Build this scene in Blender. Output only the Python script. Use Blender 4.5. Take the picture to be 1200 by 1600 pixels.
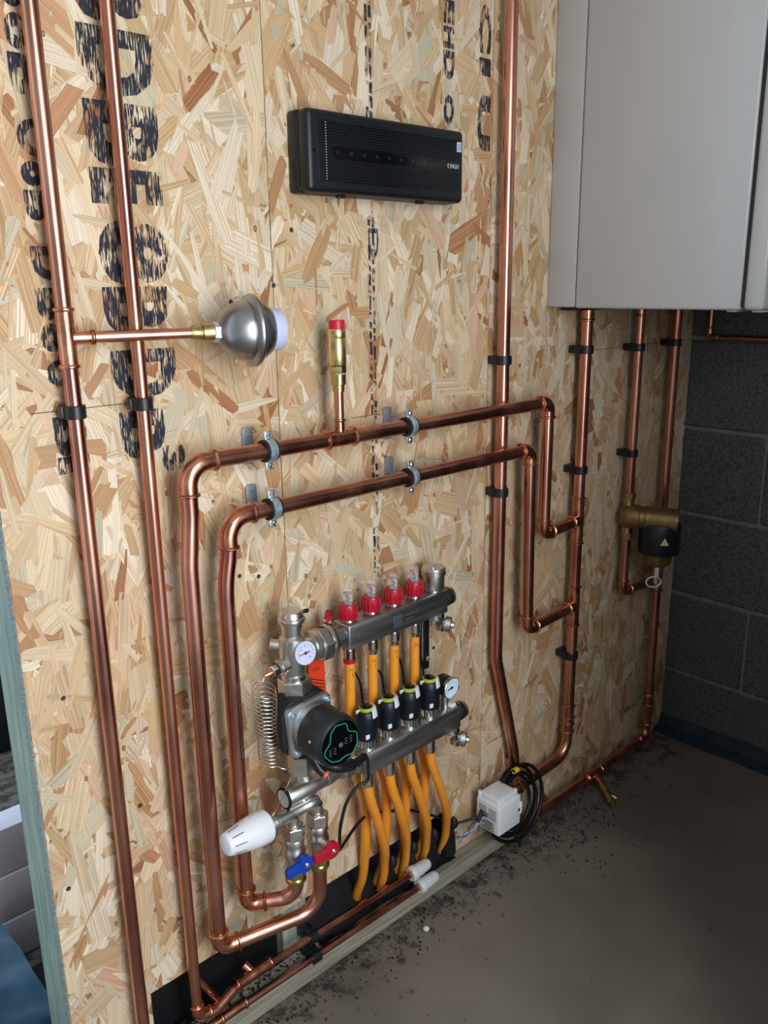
import bpy, bmesh, math, random
from mathutils import Vector, Matrix
random.seed(7)
for o in list(bpy.data.objects): bpy.data.objects.remove(o)
S = bpy.context.scene
COL = S.collection
V = Vector
# ------------------------------------------------------------------ camera
cam = bpy.data.cameras.new('camera'); co = bpy.data.objects.new('camera', cam); COL.objects.link(co)
yaw, pit, rol, FPX = 0.74690742, 0.26627069, -0.01429018, 1307.2751
fw = V((math.sin(yaw)*math.cos(pit), math.cos(yaw)*math.cos(pit), -math.sin(pit)))
rt = V((math.cos(yaw), -math.sin(yaw), 0)); up = rt.cross(fw)
r2 = rt*math.cos(rol)+up*math.sin(rol); u2 = -rt*math.sin(rol)+up*math.cos(rol)
M = Matrix((r2, u2, -fw)).transposed().to_4x4(); M.translation = V((0, -1.2, 1.41))
co.matrix_world = M
cam.sensor_fit = 'VERTICAL'; cam.sensor_height = 24.0; cam.lens = FPX*24.0/1600; cam.clip_start = .02
S.camera = co
# ------------------------------------------------------------------ world, lights, exposure
w = bpy.data.worlds.new('sky'); S.world = w; w.use_nodes = True
bg = w.node_tree.nodes['Background']; bg.inputs[0].default_value = (.58, .80, 1.0, 1); bg.inputs[1].default_value = 1.9
def area(name, loc, target, sx, sy, power, col):
    l = bpy.data.lights.new(name, 'AREA'); l.shape = 'RECTANGLE'; l.size = sx; l.size_y = sy; l.energy = power; l.color = col
    o = bpy.data.objects.new(name, l); COL.objects.link(o); o.location = loc
    o.rotation_euler = (V(target)-V(loc)).to_track_quat('-Z', 'Y').to_euler(); return o
area('doorway_daylight', (.42, -1.76, 1.42), (.05, 0, 1.15), .62, 1.40, 32, (.97, .975, 1.0))
S.view_settings.view_transform = 'Standard'; S.view_settings.look = 'None'
S.view_settings.exposure = -0.10; S.view_settings.gamma = 1; S.view_settings.use_curve_mapping = False

# ------------------------------------------------------------------ materials
def lin(h):
    if isinstance(h, str):
        h = h.lstrip('#'); c = [int(h[i:i+2], 16)/255 for i in (0, 2, 4)]
        return tuple(((x+.055)/1.055)**2.4 if x > .04045 else x/12.92 for x in c)
    return h
MAT = {}
def pm(name, col, rough=.5, metal=0, var=.0, scale=30, bump=0, bscale=200, rvar=0, stretch=(1, 1, 1), col2=None, coat=0, trans=0, spec=.5):
    m = bpy.data.materials.new(name); m.use_nodes = True; nt = m.node_tree; b = nt.nodes['Principled BSDF']
    c = lin(col); b.inputs['Base Color'].default_value = (*c, 1); b.inputs['Roughness'].default_value = rough; b.inputs['Metallic'].default_value = metal
    b.inputs['Coat Weight'].default_value = coat; b.inputs['Transmission Weight'].default_value = trans; b.inputs['Specular IOR Level'].default_value = spec
    N = nt.nodes.new; L = nt.links.new
    g = N('ShaderNodeNewGeometry'); mp = N('ShaderNodeMapping'); mp.inputs['Scale'].default_value = stretch; L(g.outputs['Position'], mp.inputs[0])
    n = N('ShaderNodeTexNoise'); n.inputs['Scale'].default_value = scale; n.inputs['Detail'].default_value = 5; L(mp.outputs[0], n.inputs[0])
    if var or col2:
        mx = N('ShaderNodeMix'); mx.data_type = 'RGBA'
        d = lin(col2) if col2 else tuple(x*(1-var) for x in c); e = c if col2 else tuple(min(1, x*(1+var*.6)) for x in c)
        rp = N('ShaderNodeMapRange'); rp.inputs[1].default_value = .35; rp.inputs[2].default_value = .65; L(n.outputs[0], rp.inputs[0])
        L(rp.outputs[0], mx.inputs[0]); mx.inputs[6].default_value = (*d, 1); mx.inputs[7].default_value = (*e, 1); L(mx.outputs[2], b.inputs['Base Color'])
    if rvar:
        rr = N('ShaderNodeMapRange'); rr.inputs[1].default_value = .3; rr.inputs[2].default_value = .7
        rr.inputs[3].default_value = rough-rvar; rr.inputs[4].default_value = rough+rvar; L(n.outputs[0], rr.inputs[0]); L(rr.outputs[0], b.inputs['Roughness'])
    if bump:
        n2 = N('ShaderNodeTexNoise'); n2.inputs['Scale'].default_value = bscale; n2.inputs['Detail'].default_value = 4; L(mp.outputs[0], n2.inputs[0])
        bp = N('ShaderNodeBump'); bp.inputs['Strength'].default_value = bump; bp.inputs['Distance'].default_value = .001; L(n2.outputs[0], bp.inputs['Height']); L(bp.outputs[0], b.inputs['Normal'])
    MAT[name] = m; return m
pm('copper', '#DE9E86', .25, 1, scale=14, rvar=.08, col2='#B9796A', stretch=(1, 1, .35))
pm('copper_fit', '#E6A082', .24, 1, scale=40, rvar=.07, col2='#BC7A60')
pm('copper_dull', '#9A7265', .38, 1, var=.25, scale=60)
pm('brass', '#C2AC72', .30, 1, var=.12, scale=50, rvar=.08)
pm('brass_bright', '#E3CE92', .34, 1, var=.06, scale=50)
pm('bronze', '#8A7048', .42, .75, var=.15, scale=60)
pm('steel', '#A9A8A6', .42, 1, var=.12, scale=18, rvar=.08, stretch=(.3, 3, 3))
pm('nickel', '#D6D3CC', .33, 1, var=.07, scale=60, rvar=.06)
pm('chrome', '#E2E2E0', .18, 1)
pm('zinc', '#CCD8DE', .36, .8, col2='#AFC2CC', scale=120, rvar=.08)
pm('galv', '#95A0AB', .48, .55, var=.15, scale=80)
pm('vessel_steel', '#A3A2A2', .33, 1, var=.08, scale=25, rvar=.05)
pm('dark_steel', '#55534F', .5, .7)
pm('alu', '#BFC2C6', .42, 1, var=.06, scale=200)
pm('black_plastic', '#15171A', .38, 0, bump=.1, bscale=900)
pm('hub_plastic', '#0B0F16', .42, 0, bump=.12, bscale=1500)
pm('hub_dark', '#05070B', .30)
pm('motor_plastic', '#1B1C1E', .45, bump=.2, bscale=1200)
pm('gloss_black', '#020405', .22)
pm('rubber', '#0E0F11', .6, bump=.2, bscale=500)
pm('navy', '#0A1420', .42)
pm('white_plastic', '#E4E6E8', .32, var=.02)
pm('milky', '#C3C8E2', .35)
pm('white_fit', '#D5D6D4', .35)
pm('paper', '#E8E8EA', .6)
pm('sticker_blue', '#8FA3C8', .4)
pm('red_plastic', '#B3122A', .34)
pm('red_cap', '#C41A38', .38)
pm('blue_plastic', '#0B3FA8', .30)
pm('green', '#A9BE3E', .4)
pm('teal', '#0E8C7C', .4)
pm('grey_print', '#7E8790', .5)
pm('dim_print', '#3C424A', .5)
pm('white_print', '#D8DCE0', .5)
pm('dark_print', '#1A1512', .6)
pm('orange_plug', '#E0662A', .4)
pm('orange_tag', '#E0401C', .5)
pm('yellow', '#E6CF1A', .5)
pm('orange_tube', '#F29A2E', .36, var=.05, scale=20)
pm('cable', '#0B0B0C', .42)
pm('wire_blue', '#4A7FA8', .45); pm('wire_brown', '#6B3A2A', .45)
def clear_mat():
    m = pm('clear', '#E8EAEA', .08); nt = m.node_tree; t = nt.nodes.new('ShaderNodeBsdfTransparent'); x = nt.nodes.new('ShaderNodeMixShader'); x.inputs[0].default_value = .26
    nt.links.new(t.outputs[0], x.inputs[1]); nt.links.new(nt.nodes['Principled BSDF'].outputs[0], x.inputs[2]); nt.links.new(x.outputs[0], nt.nodes['Material Output'].inputs[0])
clear_mat()
pm('dial_face', '#C9CCEC', .45); pm('dial_white', '#D6E4F0', .4)
pm('boiler', '#B6B4B2', .30, var=.02, scale=3, coat=.15)
pm('boiler_gap', '#15171A', .6)
pm('silver_grey', '#BDBCBA', .4)
pm('ink_blue', '#2A2C44', .8)
pm('membrane', '#0C0E12', .5, bump=.5, bscale=40)
pm('membrane_blue', '#3A6078', .30, col2='#1E3444', scale=9, bump=.6, bscale=14)
pm('dpc_blue', '#22384A', .6, col2='#1A2833', scale=20)
pm('cardboard', '#DDD2D8', .8, var=.1, scale=8, bump=.2, bscale=200)
pm('timber', '#A9AF9C', .75, col2='#7E8A80', scale=16, bump=.35, bscale=60, stretch=(8, 8, .5))
pm('timber_x', '#A39C88', .75, col2='#7E7A6A', scale=16, bump=.35, bscale=60, stretch=(.5, 8, 8))
pm('osb_core', '#B98F58', .8, col2='#8A6236', scale=60, bump=.5, bscale=150)
pm('osb_edge', '#A8ACA4', .9, col2='#77776F', scale=300, bump=.8, bscale=500)
pm('dirt', '#241F1B', .95, var=.4, scale=90)
pm('mortar', '#7C7872', .95, var=.2, scale=60, bump=.6, bscale=150)
pm('plaster', '#D2CFC8', .9, var=.1, scale=4)
pm('pencil', '#5A5048', .9)
def block_mat():
    m = pm('block', '#636262', .95, col2='#454445', scale=120, bump=1.0, bscale=260)
    n = m.node_tree; b = n.nodes['Principled BSDF']; return m
block_mat()
def floor_mat():
    m = pm('concrete', '#7A7166', .82, col2='#645C52', scale=2.6, bump=.35, bscale=90); nt = m.node_tree; N = nt.nodes.new; L = nt.links.new
    b = nt.nodes['Principled BSDF']; src = b.inputs['Base Color'].links[0].from_socket
    g = N('ShaderNodeNewGeometry'); n = N('ShaderNodeTexNoise'); n.inputs['Scale'].default_value = 22; n.inputs['Detail'].default_value = 7; n.inputs['Roughness'].default_value = .7
    L(g.outputs[0], n.inputs[0])
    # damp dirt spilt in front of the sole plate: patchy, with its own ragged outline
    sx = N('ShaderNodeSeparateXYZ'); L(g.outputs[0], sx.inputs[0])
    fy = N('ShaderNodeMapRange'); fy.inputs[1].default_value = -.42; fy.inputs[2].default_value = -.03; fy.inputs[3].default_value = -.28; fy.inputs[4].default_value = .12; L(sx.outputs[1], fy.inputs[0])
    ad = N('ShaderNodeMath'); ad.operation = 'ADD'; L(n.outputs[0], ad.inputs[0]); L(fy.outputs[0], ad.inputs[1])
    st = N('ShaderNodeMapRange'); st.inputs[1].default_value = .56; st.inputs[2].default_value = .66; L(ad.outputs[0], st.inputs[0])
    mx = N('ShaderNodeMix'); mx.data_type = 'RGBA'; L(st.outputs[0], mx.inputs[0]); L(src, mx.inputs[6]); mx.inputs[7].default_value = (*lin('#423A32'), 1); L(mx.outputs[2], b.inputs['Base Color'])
floor_mat()
def strand_mat():
    m = bpy.data.materials.new('osb_strand'); m.use_nodes = True; nt = m.node_tree; N = nt.nodes.new; L = nt.links.new; b = nt.nodes['Principled BSDF']
    at = N('ShaderNodeVertexColor'); at.layer_name = 'Col'; uv = N('ShaderNodeUVMap'); uv.uv_map = 'UVMap'
    mp = N('ShaderNodeMapping'); mp.inputs['Scale'].default_value = (5, 480, 1); L(uv.outputs[0], mp.inputs[0])
    n = N('ShaderNodeTexNoise'); n.inputs['Scale'].default_value = 1; n.inputs['Detail'].default_value = 2; L(mp.outputs[0], n.inputs[0])
    mp2 = N('ShaderNodeMapping'); mp2.inputs['Scale'].default_value = (2.2, 170, 1); L(uv.outputs[0], mp2.inputs[0])
    wv = N('ShaderNodeTexNoise'); wv.inputs['Scale'].default_value = 2.2; wv.inputs['Detail'].default_value = 0; L(mp2.outputs[0], wv.inputs[0])
    r1 = N('ShaderNodeMapRange'); r1.inputs[1].default_value = .3; r1.inputs[2].default_value = .7; r1.inputs[3].default_value = .80; r1.inputs[4].default_value = 1.10; L(n.outputs[0], r1.inputs[0])
    r2_ = N('ShaderNodeMapRange'); r2_.inputs[1].default_value = .46; r2_.inputs[2].default_value = .60; r2_.inputs[3].default_value = 0; r2_.inputs[4].default_value = 1; L(wv.outputs[0], r2_.inputs[0])
    ml = N('ShaderNodeMath'); ml.operation = 'MULTIPLY'; L(r2_.outputs[0], ml.inputs[0]); L(at.outputs['Alpha'], ml.inputs[1])
    m1 = N('ShaderNodeMix'); m1.data_type = 'RGBA'; m1.blend_type = 'MULTIPLY'; m1.inputs[0].default_value = 1
    L(at.outputs['Color'], m1.inputs[6]); L(r1.outputs[0], m1.inputs[7])
    m2 = N('ShaderNodeMix'); m2.data_type = 'RGBA'; m2.blend_type = 'MULTIPLY'; L(ml.outputs[0], m2.inputs[0]); L(m1.outputs[2], m2.inputs[6]); m2.inputs[7].default_value = (.62, .43, .28, 1)
    L(m2.outputs[2], b.inputs['Base Color']); b.inputs['Roughness'].default_value = .5; b.inputs['Specular IOR Level'].default_value = .35
    bp = N('ShaderNodeBump'); bp.inputs['Strength'].default_value = .22; bp.inputs['Distance'].default_value = .0006; L(n.outputs[0], bp.inputs['Height']); L(bp.outputs[0], b.inputs['Normal'])
    MAT['osb_strand'] = m
strand_mat()
def ink_mat(name='stamp_ink', col='#222430', thr=(.455, .505)):
    m = bpy.data.materials.new(name); m.use_nodes = True; nt = m.node_tree; N = nt.nodes.new; L = nt.links.new; b = nt.nodes['Principled BSDF']
    b.inputs['Base Color'].default_value = (*lin(col), 1); b.inputs['Roughness'].default_value = .8
    g = N('ShaderNodeNewGeometry'); mp = N('ShaderNodeMapping'); mp.inputs['Scale'].default_value = (620, 620, 55); L(g.outputs[0], mp.inputs[0])
    n = N('ShaderNodeTexNoise'); n.inputs['Scale'].default_value = 1; n.inputs['Detail'].default_value = 3; L(mp.outputs[0], n.inputs[0])
    n2 = N('ShaderNodeTexNoise'); n2.inputs['Scale'].default_value = 28; L(g.outputs[0], n2.inputs[0])
    av = N('ShaderNodeMath'); av.operation = 'MULTIPLY_ADD'; av.inputs[1].default_value = .36; L(n2.outputs[0], av.inputs[0])
    m3 = N('ShaderNodeMath'); m3.operation = 'MULTIPLY'; m3.inputs[1].default_value = .64; L(n.outputs[0], m3.inputs[0]); L(m3.outputs[0], av.inputs[2])
    r = N('ShaderNodeMapRange'); r.inputs[1].default_value = thr[0]; r.inputs[2].default_value = thr[1]; L(av.outputs[0], r.inputs[0])
    t = N('ShaderNodeBsdfTransparent'); mx = N('ShaderNodeMixShader'); L(r.outputs[0], mx.inputs[0]); L(t.outputs[0], mx.inputs[1]); L(b.outputs[0], mx.inputs[2])
    L(mx.outputs[0], nt.nodes['Material Output'].inputs[0]); MAT[name] = m
ink_mat()

# ------------------------------------------------------------------ mesh helpers
ORG = {}
def frame(d, ref=None):
    d = V(d).normalized(); a = V(ref) if ref else (V((0, 0, 1)) if abs(d.z) < .9 else V((1, 0, 0)))
    x = (a - d*a.dot(d)).normalized(); return x, d.cross(x), d
class MB:
    rs = 1.0
    def __init__(s): s.v = []; s.f = []
    def add(s, vs, fs):
        n = len(s.v); s.v += [V(p) for p in vs]; s.f += [tuple(i+n for i in f) for f in fs]; return s
    def tube(s, pts, r, seg=16, caps=True):
        pts = [V(p) for p in pts]; n = len(pts); rs = r if isinstance(r, (list, tuple)) else [r]*n
        T = []
        for i in range(n):
            a = pts[max(i-1, 0)]; b = pts[min(i+1, n-1)]; t = b-a
            T.append(t.normalized() if t.length > 1e-9 else V((0, 0, 1)))
        x, y, _ = frame(T[0]); vs = []; fs = []
        for i in range(n):
            x = (x - T[i]*x.dot(T[i])).normalized(); y = T[i].cross(x)
            for k in range(seg):
                a = 2*math.pi*k/seg; vs.append(pts[i] + (x*math.cos(a)+y*math.sin(a))*rs[i])
        for i in range(n-1):
            for k in range(seg):
                k2 = (k+1) % seg; fs.append((i*seg+k, i*seg+k2, (i+1)*seg+k2, (i+1)*seg+k))
        if caps: fs.append(tuple(range(seg-1, -1, -1))); fs.append(tuple((n-1)*seg+k for k in range(seg)))
        return s.add(vs, fs)
    def lathe(s, prof, o, d, seg=28, ref=None, ph=0.0, arc=None):
        # prof: (height along d, radius); radius 0 closes
        x, y, d = frame(d, ref); o = V(o); vs = []; fs = []; rows = []; prof = [(h, r*MB.rs) for h, r in prof]
        full = arc is None; cnt = seg if full else seg+1
        for h, r in prof:
            if r < 1e-7: rows.append([len(vs)]); vs.append(o+d*h)
            else:
                row = []
                for k in range(cnt):
                    a = ph + (2*math.pi if full else arc)*k/seg; row.append(len(vs)); vs.append(o+d*h+(x*math.cos(a)+y*math.sin(a))*r)
                rows.append(row)
        for A, B in zip(rows, rows[1:]):
            for k in range(seg):
                k2 = (k+1) % cnt
                if len(A) == 1 and len(B) == 1: continue
                if len(A) == 1: fs.append((A[0], B[k2], B[k]))
                elif len(B) == 1: fs.append((A[k], A[k2], B[0]))
                else: fs.append((A[k], A[k2], B[k2], B[k]))
        return s.add(vs, fs)
    def cyl(s, a, b, r, seg=24, bev=.0008, ph=0.0, ref=None):
        a, b = V(a), V(b); h = (b-a).length; e = min(bev, r*.4, h*.4)
        return s.lathe([(0, 0), (0, r-e), (e, r), (h-e, r), (h, r-e), (h, 0)], a, b-a, seg, ref, ph)
    def hexn(s, a, b, r, ph=0.0, ref=None): return s.cyl(a, b, r, 6, .0015, ph, ref)
    def box(s, lo, hi, bev=0.0, seg=2, mat=None):
        lo, hi = V(lo), V(hi); bm = bmesh.new(); bmesh.ops.create_cube(bm, size=1)
        c = (lo+hi)/2; d = hi-lo
        for v in bm.verts: v.co = V((v.co.x*d.x, v.co.y*d.y, v.co.z*d.z))
        if bev: bmesh.ops.bevel(bm, geom=bm.edges[:], offset=bev, segments=seg, profile=.5, affect='EDGES', clamp_overlap=True)
        if mat is not None: bmesh.ops.transform(bm, matrix=mat, verts=bm.verts)
        bm.verts.index_update(); s.add([v.co+c for v in bm.verts], [tuple(v.index for v in f.verts) for f in bm.faces]); bm.free(); return s
    def prism(s, poly, o, u, v, t, bev=0.0):
        # polygon (2D list) in plane o,u,v extruded by vector t
        o, u, v, t = V(o), V(u), V(v), V(t); bm = bmesh.new()
        a = [bm.verts.new(o+u*p[0]+v*p[1]) for p in poly]; b = [bm.verts.new(q.co+t) for q in a]; n = len(poly)
        fa = bm.faces.new(a); fb = bm.faces.new(b[::-1])
        for i in range(n): bm.faces.new((a[(i+1) % n], a[i], b[i], b[(i+1) % n]))
        bmesh.ops.recalc_face_normals(bm, faces=bm.faces)
        if bev: bmesh.ops.bevel(bm, geom=list({e for f in (fa, fb) for e in f.edges}), offset=bev, segments=2, profile=.5, affect='EDGES', clamp_overlap=True)
        bm.verts.index_update(); s.add([q.co for q in bm.verts], [tuple(q.index for q in f.verts) for f in bm.faces]); bm.free(); return s
    def build(s, name, mat, parent=None, angle=38, loc=None):
        me = bpy.data.meshes.new(name); og = V(loc) if loc is not None else (ORG[parent.name].copy() if parent else V((0, 0, 0)))
        me.from_pydata([tuple(p-og) for p in s.v], [], s.f); me.update()
        bm = bmesh.new(); bm.from_mesh(me); bmesh.ops.recalc_face_normals(bm, faces=bm.faces); bm.to_mesh(me); bm.free()
        me.shade_smooth(); me.set_sharp_from_angle(angle=math.radians(angle))
        me.materials.append(MAT[mat] if isinstance(mat, str) else mat)
        o = bpy.data.objects.new(name, me); COL.objects.link(o)
        if parent: o.parent = parent; o.location = og-ORG[parent.name]
        else: o.location = og
        ORG[o.name] = og; return o
def thing(name, label, cat, loc, group=None):
    o = bpy.data.objects.new(name, None); COL.objects.link(o); o.location = loc; o.empty_display_size = .02; ORG[o.name] = V(loc)
    o['label'] = label; o['category'] = cat
    if group: o['group'] = group
    return o
def tag(o, label, cat, group=None):
    o['label'] = label; o['category'] = cat
    if group: o['group'] = group
    return o
def struct(o): o['kind'] = 'structure'; return o
def fillet(pts, R, n=9):
    pts = [V(p) for p in pts]; out = [pts[0]]
    for i in range(1, len(pts)-1):
        r = R[i-1] if isinstance(R, (list, tuple)) else R
        a, p, b = pts[i-1], pts[i], pts[i+1]; u = (a-p).normalized(); v = (b-p).normalized(); ang = u.angle(v)
        if r <= 0 or ang > math.pi-.01: out.append(p); continue
        t = r/math.tan(ang/2); t = min(t, (a-p).length*.95, (b-p).length*.95); r = t*math.tan(ang/2)
        c = p+(u+v).normalized()*(r/math.sin(ang/2)); A = p+u*t; e0 = (A-c).normalized(); e1 = ((p+v*t)-c).normalized(); tot = e0.angle(e1); ax = e0.cross(e1).normalized()
        for k in range(n+1): out.append(c+Matrix.Rotation(tot*k/n, 3, ax)@e0*r)
    out.append(pts[-1]); return out
def smooth(pts, n=8):
    pts = [V(p) for p in pts]; P = [pts[0]*2-pts[1]]+pts+[pts[-1]*2-pts[-2]]; out = []
    for i in range(1, len(P)-2):
        for k in range(n):
            t = k/n; a, b, c, d = P[i-1:i+3]
            out.append(.5*((2*b)+(c-a)*t+(2*a-5*b+4*c-d)*t*t+(3*b-a-3*c+d)*t**3))
    out.append(pts[-1]); return out
# ---- copper work
def fitting_path(pts, r, bead0=True, bead1=True, k=1.10):
    # path with socket beads at its ends -> (points, radii)
    pts = [V(p) for p in pts]; out = []; rad = []
    def end(p, q):
        d = (q-p).normalized(); return [(p, r*1.02), (p+d*.0004, r*1.22), (p+d*.002, r*1.34), (p+d*.0038, r*1.34), (p+d*.0055, r*1.22), (p+d*.0062, r*k)]
    if bead0:
        for a, b in end(pts[0], pts[1]): out.append(a); rad.append(b)
    else: out.append(pts[0]); rad.append(r*k)
    for p in pts[1:-1]: out.append(p); rad.append(r*k)
    if bead1:
        for a, b in reversed(end(pts[-1], pts[-2])): out.append(a); rad.append(b)
    else: out.append(pts[-1]); rad.append(r*k)
    return out, rad
def elbow(parent, a, p, b, r, R, sock=.016):
    a, p, b = V(a), V(p), V(b); u = (a-p).normalized(); v = (b-p).normalized(); t = R/math.tan(u.angle(v)/2)
    pts = fillet([p+u*(t+sock), p, p+v*(t+sock)], R, 10); pp, rr = fitting_path(pts, r)
    MB().tube(pp, rr, 22).build('elbow', 'copper_fit', parent); return t+sock
def tee(parent, c, ax, br, r, rb=None, L=.032, Lb=.032):
    c, ax, br = V(c), V(ax).normalized(), V(br).normalized(); rb = rb or r; m = MB()
    pp, rr = fitting_path([c-ax*L, c, c+ax*L], r); m.tube(pp, rr, 22)
    pp, rr = fitting_path([c, c+br*Lb*.55, c+br*Lb], rb, False, True); m.tube(pp, rr, 22); m.build('tee', 'copper_fit', parent)
def coupling(parent, a, b, r):
    a, b = V(a), V(b); pp, rr = fitting_path([a, (a+b)/2, b], r); MB().tube(pp, rr, 22).build('coupling', 'copper_fit', parent)
def run(parent, pts, r, corners, seg=20, mat='copper'):
    """corners[i] = ('e',R) fitted elbow or ('b',R) pulled bend"""
    cur = [V(pts[0])]; rad = []
    def flush():
        if len(cur) > 1: MB().tube(fillet(cur, rad, 10) if len(cur) > 2 else cur, r, seg).build('pipe', mat, parent)
    for i in range(1, len(pts)-1):
        k, R = corners[i-1]; p = V(pts[i])
        if k == 'e':
            u_ = (V(pts[i-1])-p).normalized(); v_ = (V(pts[i+1])-p).normalized(); t_ = R/math.tan(u_.angle(v_)/2)
            cur.append(p+u_*t_); flush(); elbow(parent, pts[i-1], pts[i], pts[i+1], r, R); cur = [p+v_*t_]; rad = []
        else: cur.append(p); rad.append(R)
    cur.append(V(pts[-1])); flush()
def text2d(s, size):
    c = bpy.data.curves.new('t', 'FONT'); c.body = s; c.size = size; c.align_x = 'LEFT'; c.resolution_u = 3
    o = bpy.data.objects.new('t', c); COL.objects.link(o); dg = bpy.context.evaluated_depsgraph_get(); dg.update()
    me = bpy.data.meshes.new_from_object(o.evaluated_get(dg)); vs = [(v.co.x, v.co.y) for v in me.vertices]; fs = [tuple(p.vertices) for p in me.polygons]
    bpy.data.objects.remove(o); bpy.data.curves.remove(c); bpy.data.meshes.remove(me); return vs, fs
def put_text(m, s, size, fn):
    vs, fs = text2d(s, size); m.add([fn(a, b) for a, b in vs], fs); return m

# ================================================================== STRUCTURE
FL = -.0
# floor
fl = MB().box((-1.6, -2.6, -.12), (2.40, -.0, 0)).build('floor', 'concrete'); struct(fl)
# ---- OSB wall
wb = bpy.data.objects.new('wall_back', None); COL.objects.link(wb); ORG['wall_back'] = V((0, 0, 0)); struct(wb)
ZT = 2.42; CUTZ = .178; CX0, CX1 = .518, 1.310
BOARDS = [(.376, .861), (.8625, 1.4245), (1.426, 1.988), (1.9895, 2.333)]
def board_rects(i):
    a, b = BOARDS[i]; out = []
    if i == 0: return [(a, b, CUTZ, ZT), (a, CX0, -.06, CUTZ)]
    if i == 1: return [(a, b, CUTZ, ZT), (CX1, b, .045, CUTZ)]
    return [(a, b, -.01, ZT)]
for i in range(4):
    m = MB(); rc = board_rects(i)
    if i == 0: poly = [(.376, -.06), (CX0, -.06), (CX0, CUTZ), (.861, CUTZ), (.861, ZT), (.376, ZT)]
    elif i == 1: poly = [(.8625, CUTZ), (CX1, CUTZ), (CX1, .045), (1.4245, .045), (1.4245, ZT), (.8625, ZT)]
    else: a, b, c, d = rc[0]; poly = [(a, c), (b, c), (b, d), (a, d)]
    m.prism(poly, (0, 0, 0), (1, 0, 0), (0, 0, 1), (0, .018, 0)).build('panel', 'osb_core', wb)
MB().box((.3745, .0005, -.06), (.3762, .0178, ZT)).build('panel_edge', 'osb_edge', wb)
# strands: thousands of thin wood flakes pressed into the face
PAL = [((223, 199, 165), 36), ((214, 184, 145), 34), ((204, 171, 128), 20), ((231, 214, 187), 22), ((194, 152, 110), 10), ((187, 139, 99), 5), ((200, 188, 160), 3), ((217, 181, 150), 9), ((170, 119, 82), 2), ((210, 195, 165), 6)]
def srgb(c): return tuple(((x/255+.055)/1.055)**2.4 for x in c)
PW = [p[1] for p in PAL]; PC = [srgb(p[0]) for p in PAL]
def clip(poly, lo, hi, ax):
    def half(P, f):
        out = []
        for i in range(len(P)):
            a, b = P[i], P[(i+1) % len(P)]; da, db = f(a), f(b)
            if da >= 0: out.append(a)
            if (da >= 0) != (db >= 0):
                t = da/(da-db); out.append(tuple(a[k]+(b[k]-a[k])*t for k in range(len(a))))
        return out
    P = half(poly, lambda p: p[ax]-lo)
    if len(P) > 2: P = half(P, lambda p: hi-p[ax])
    return P
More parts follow.
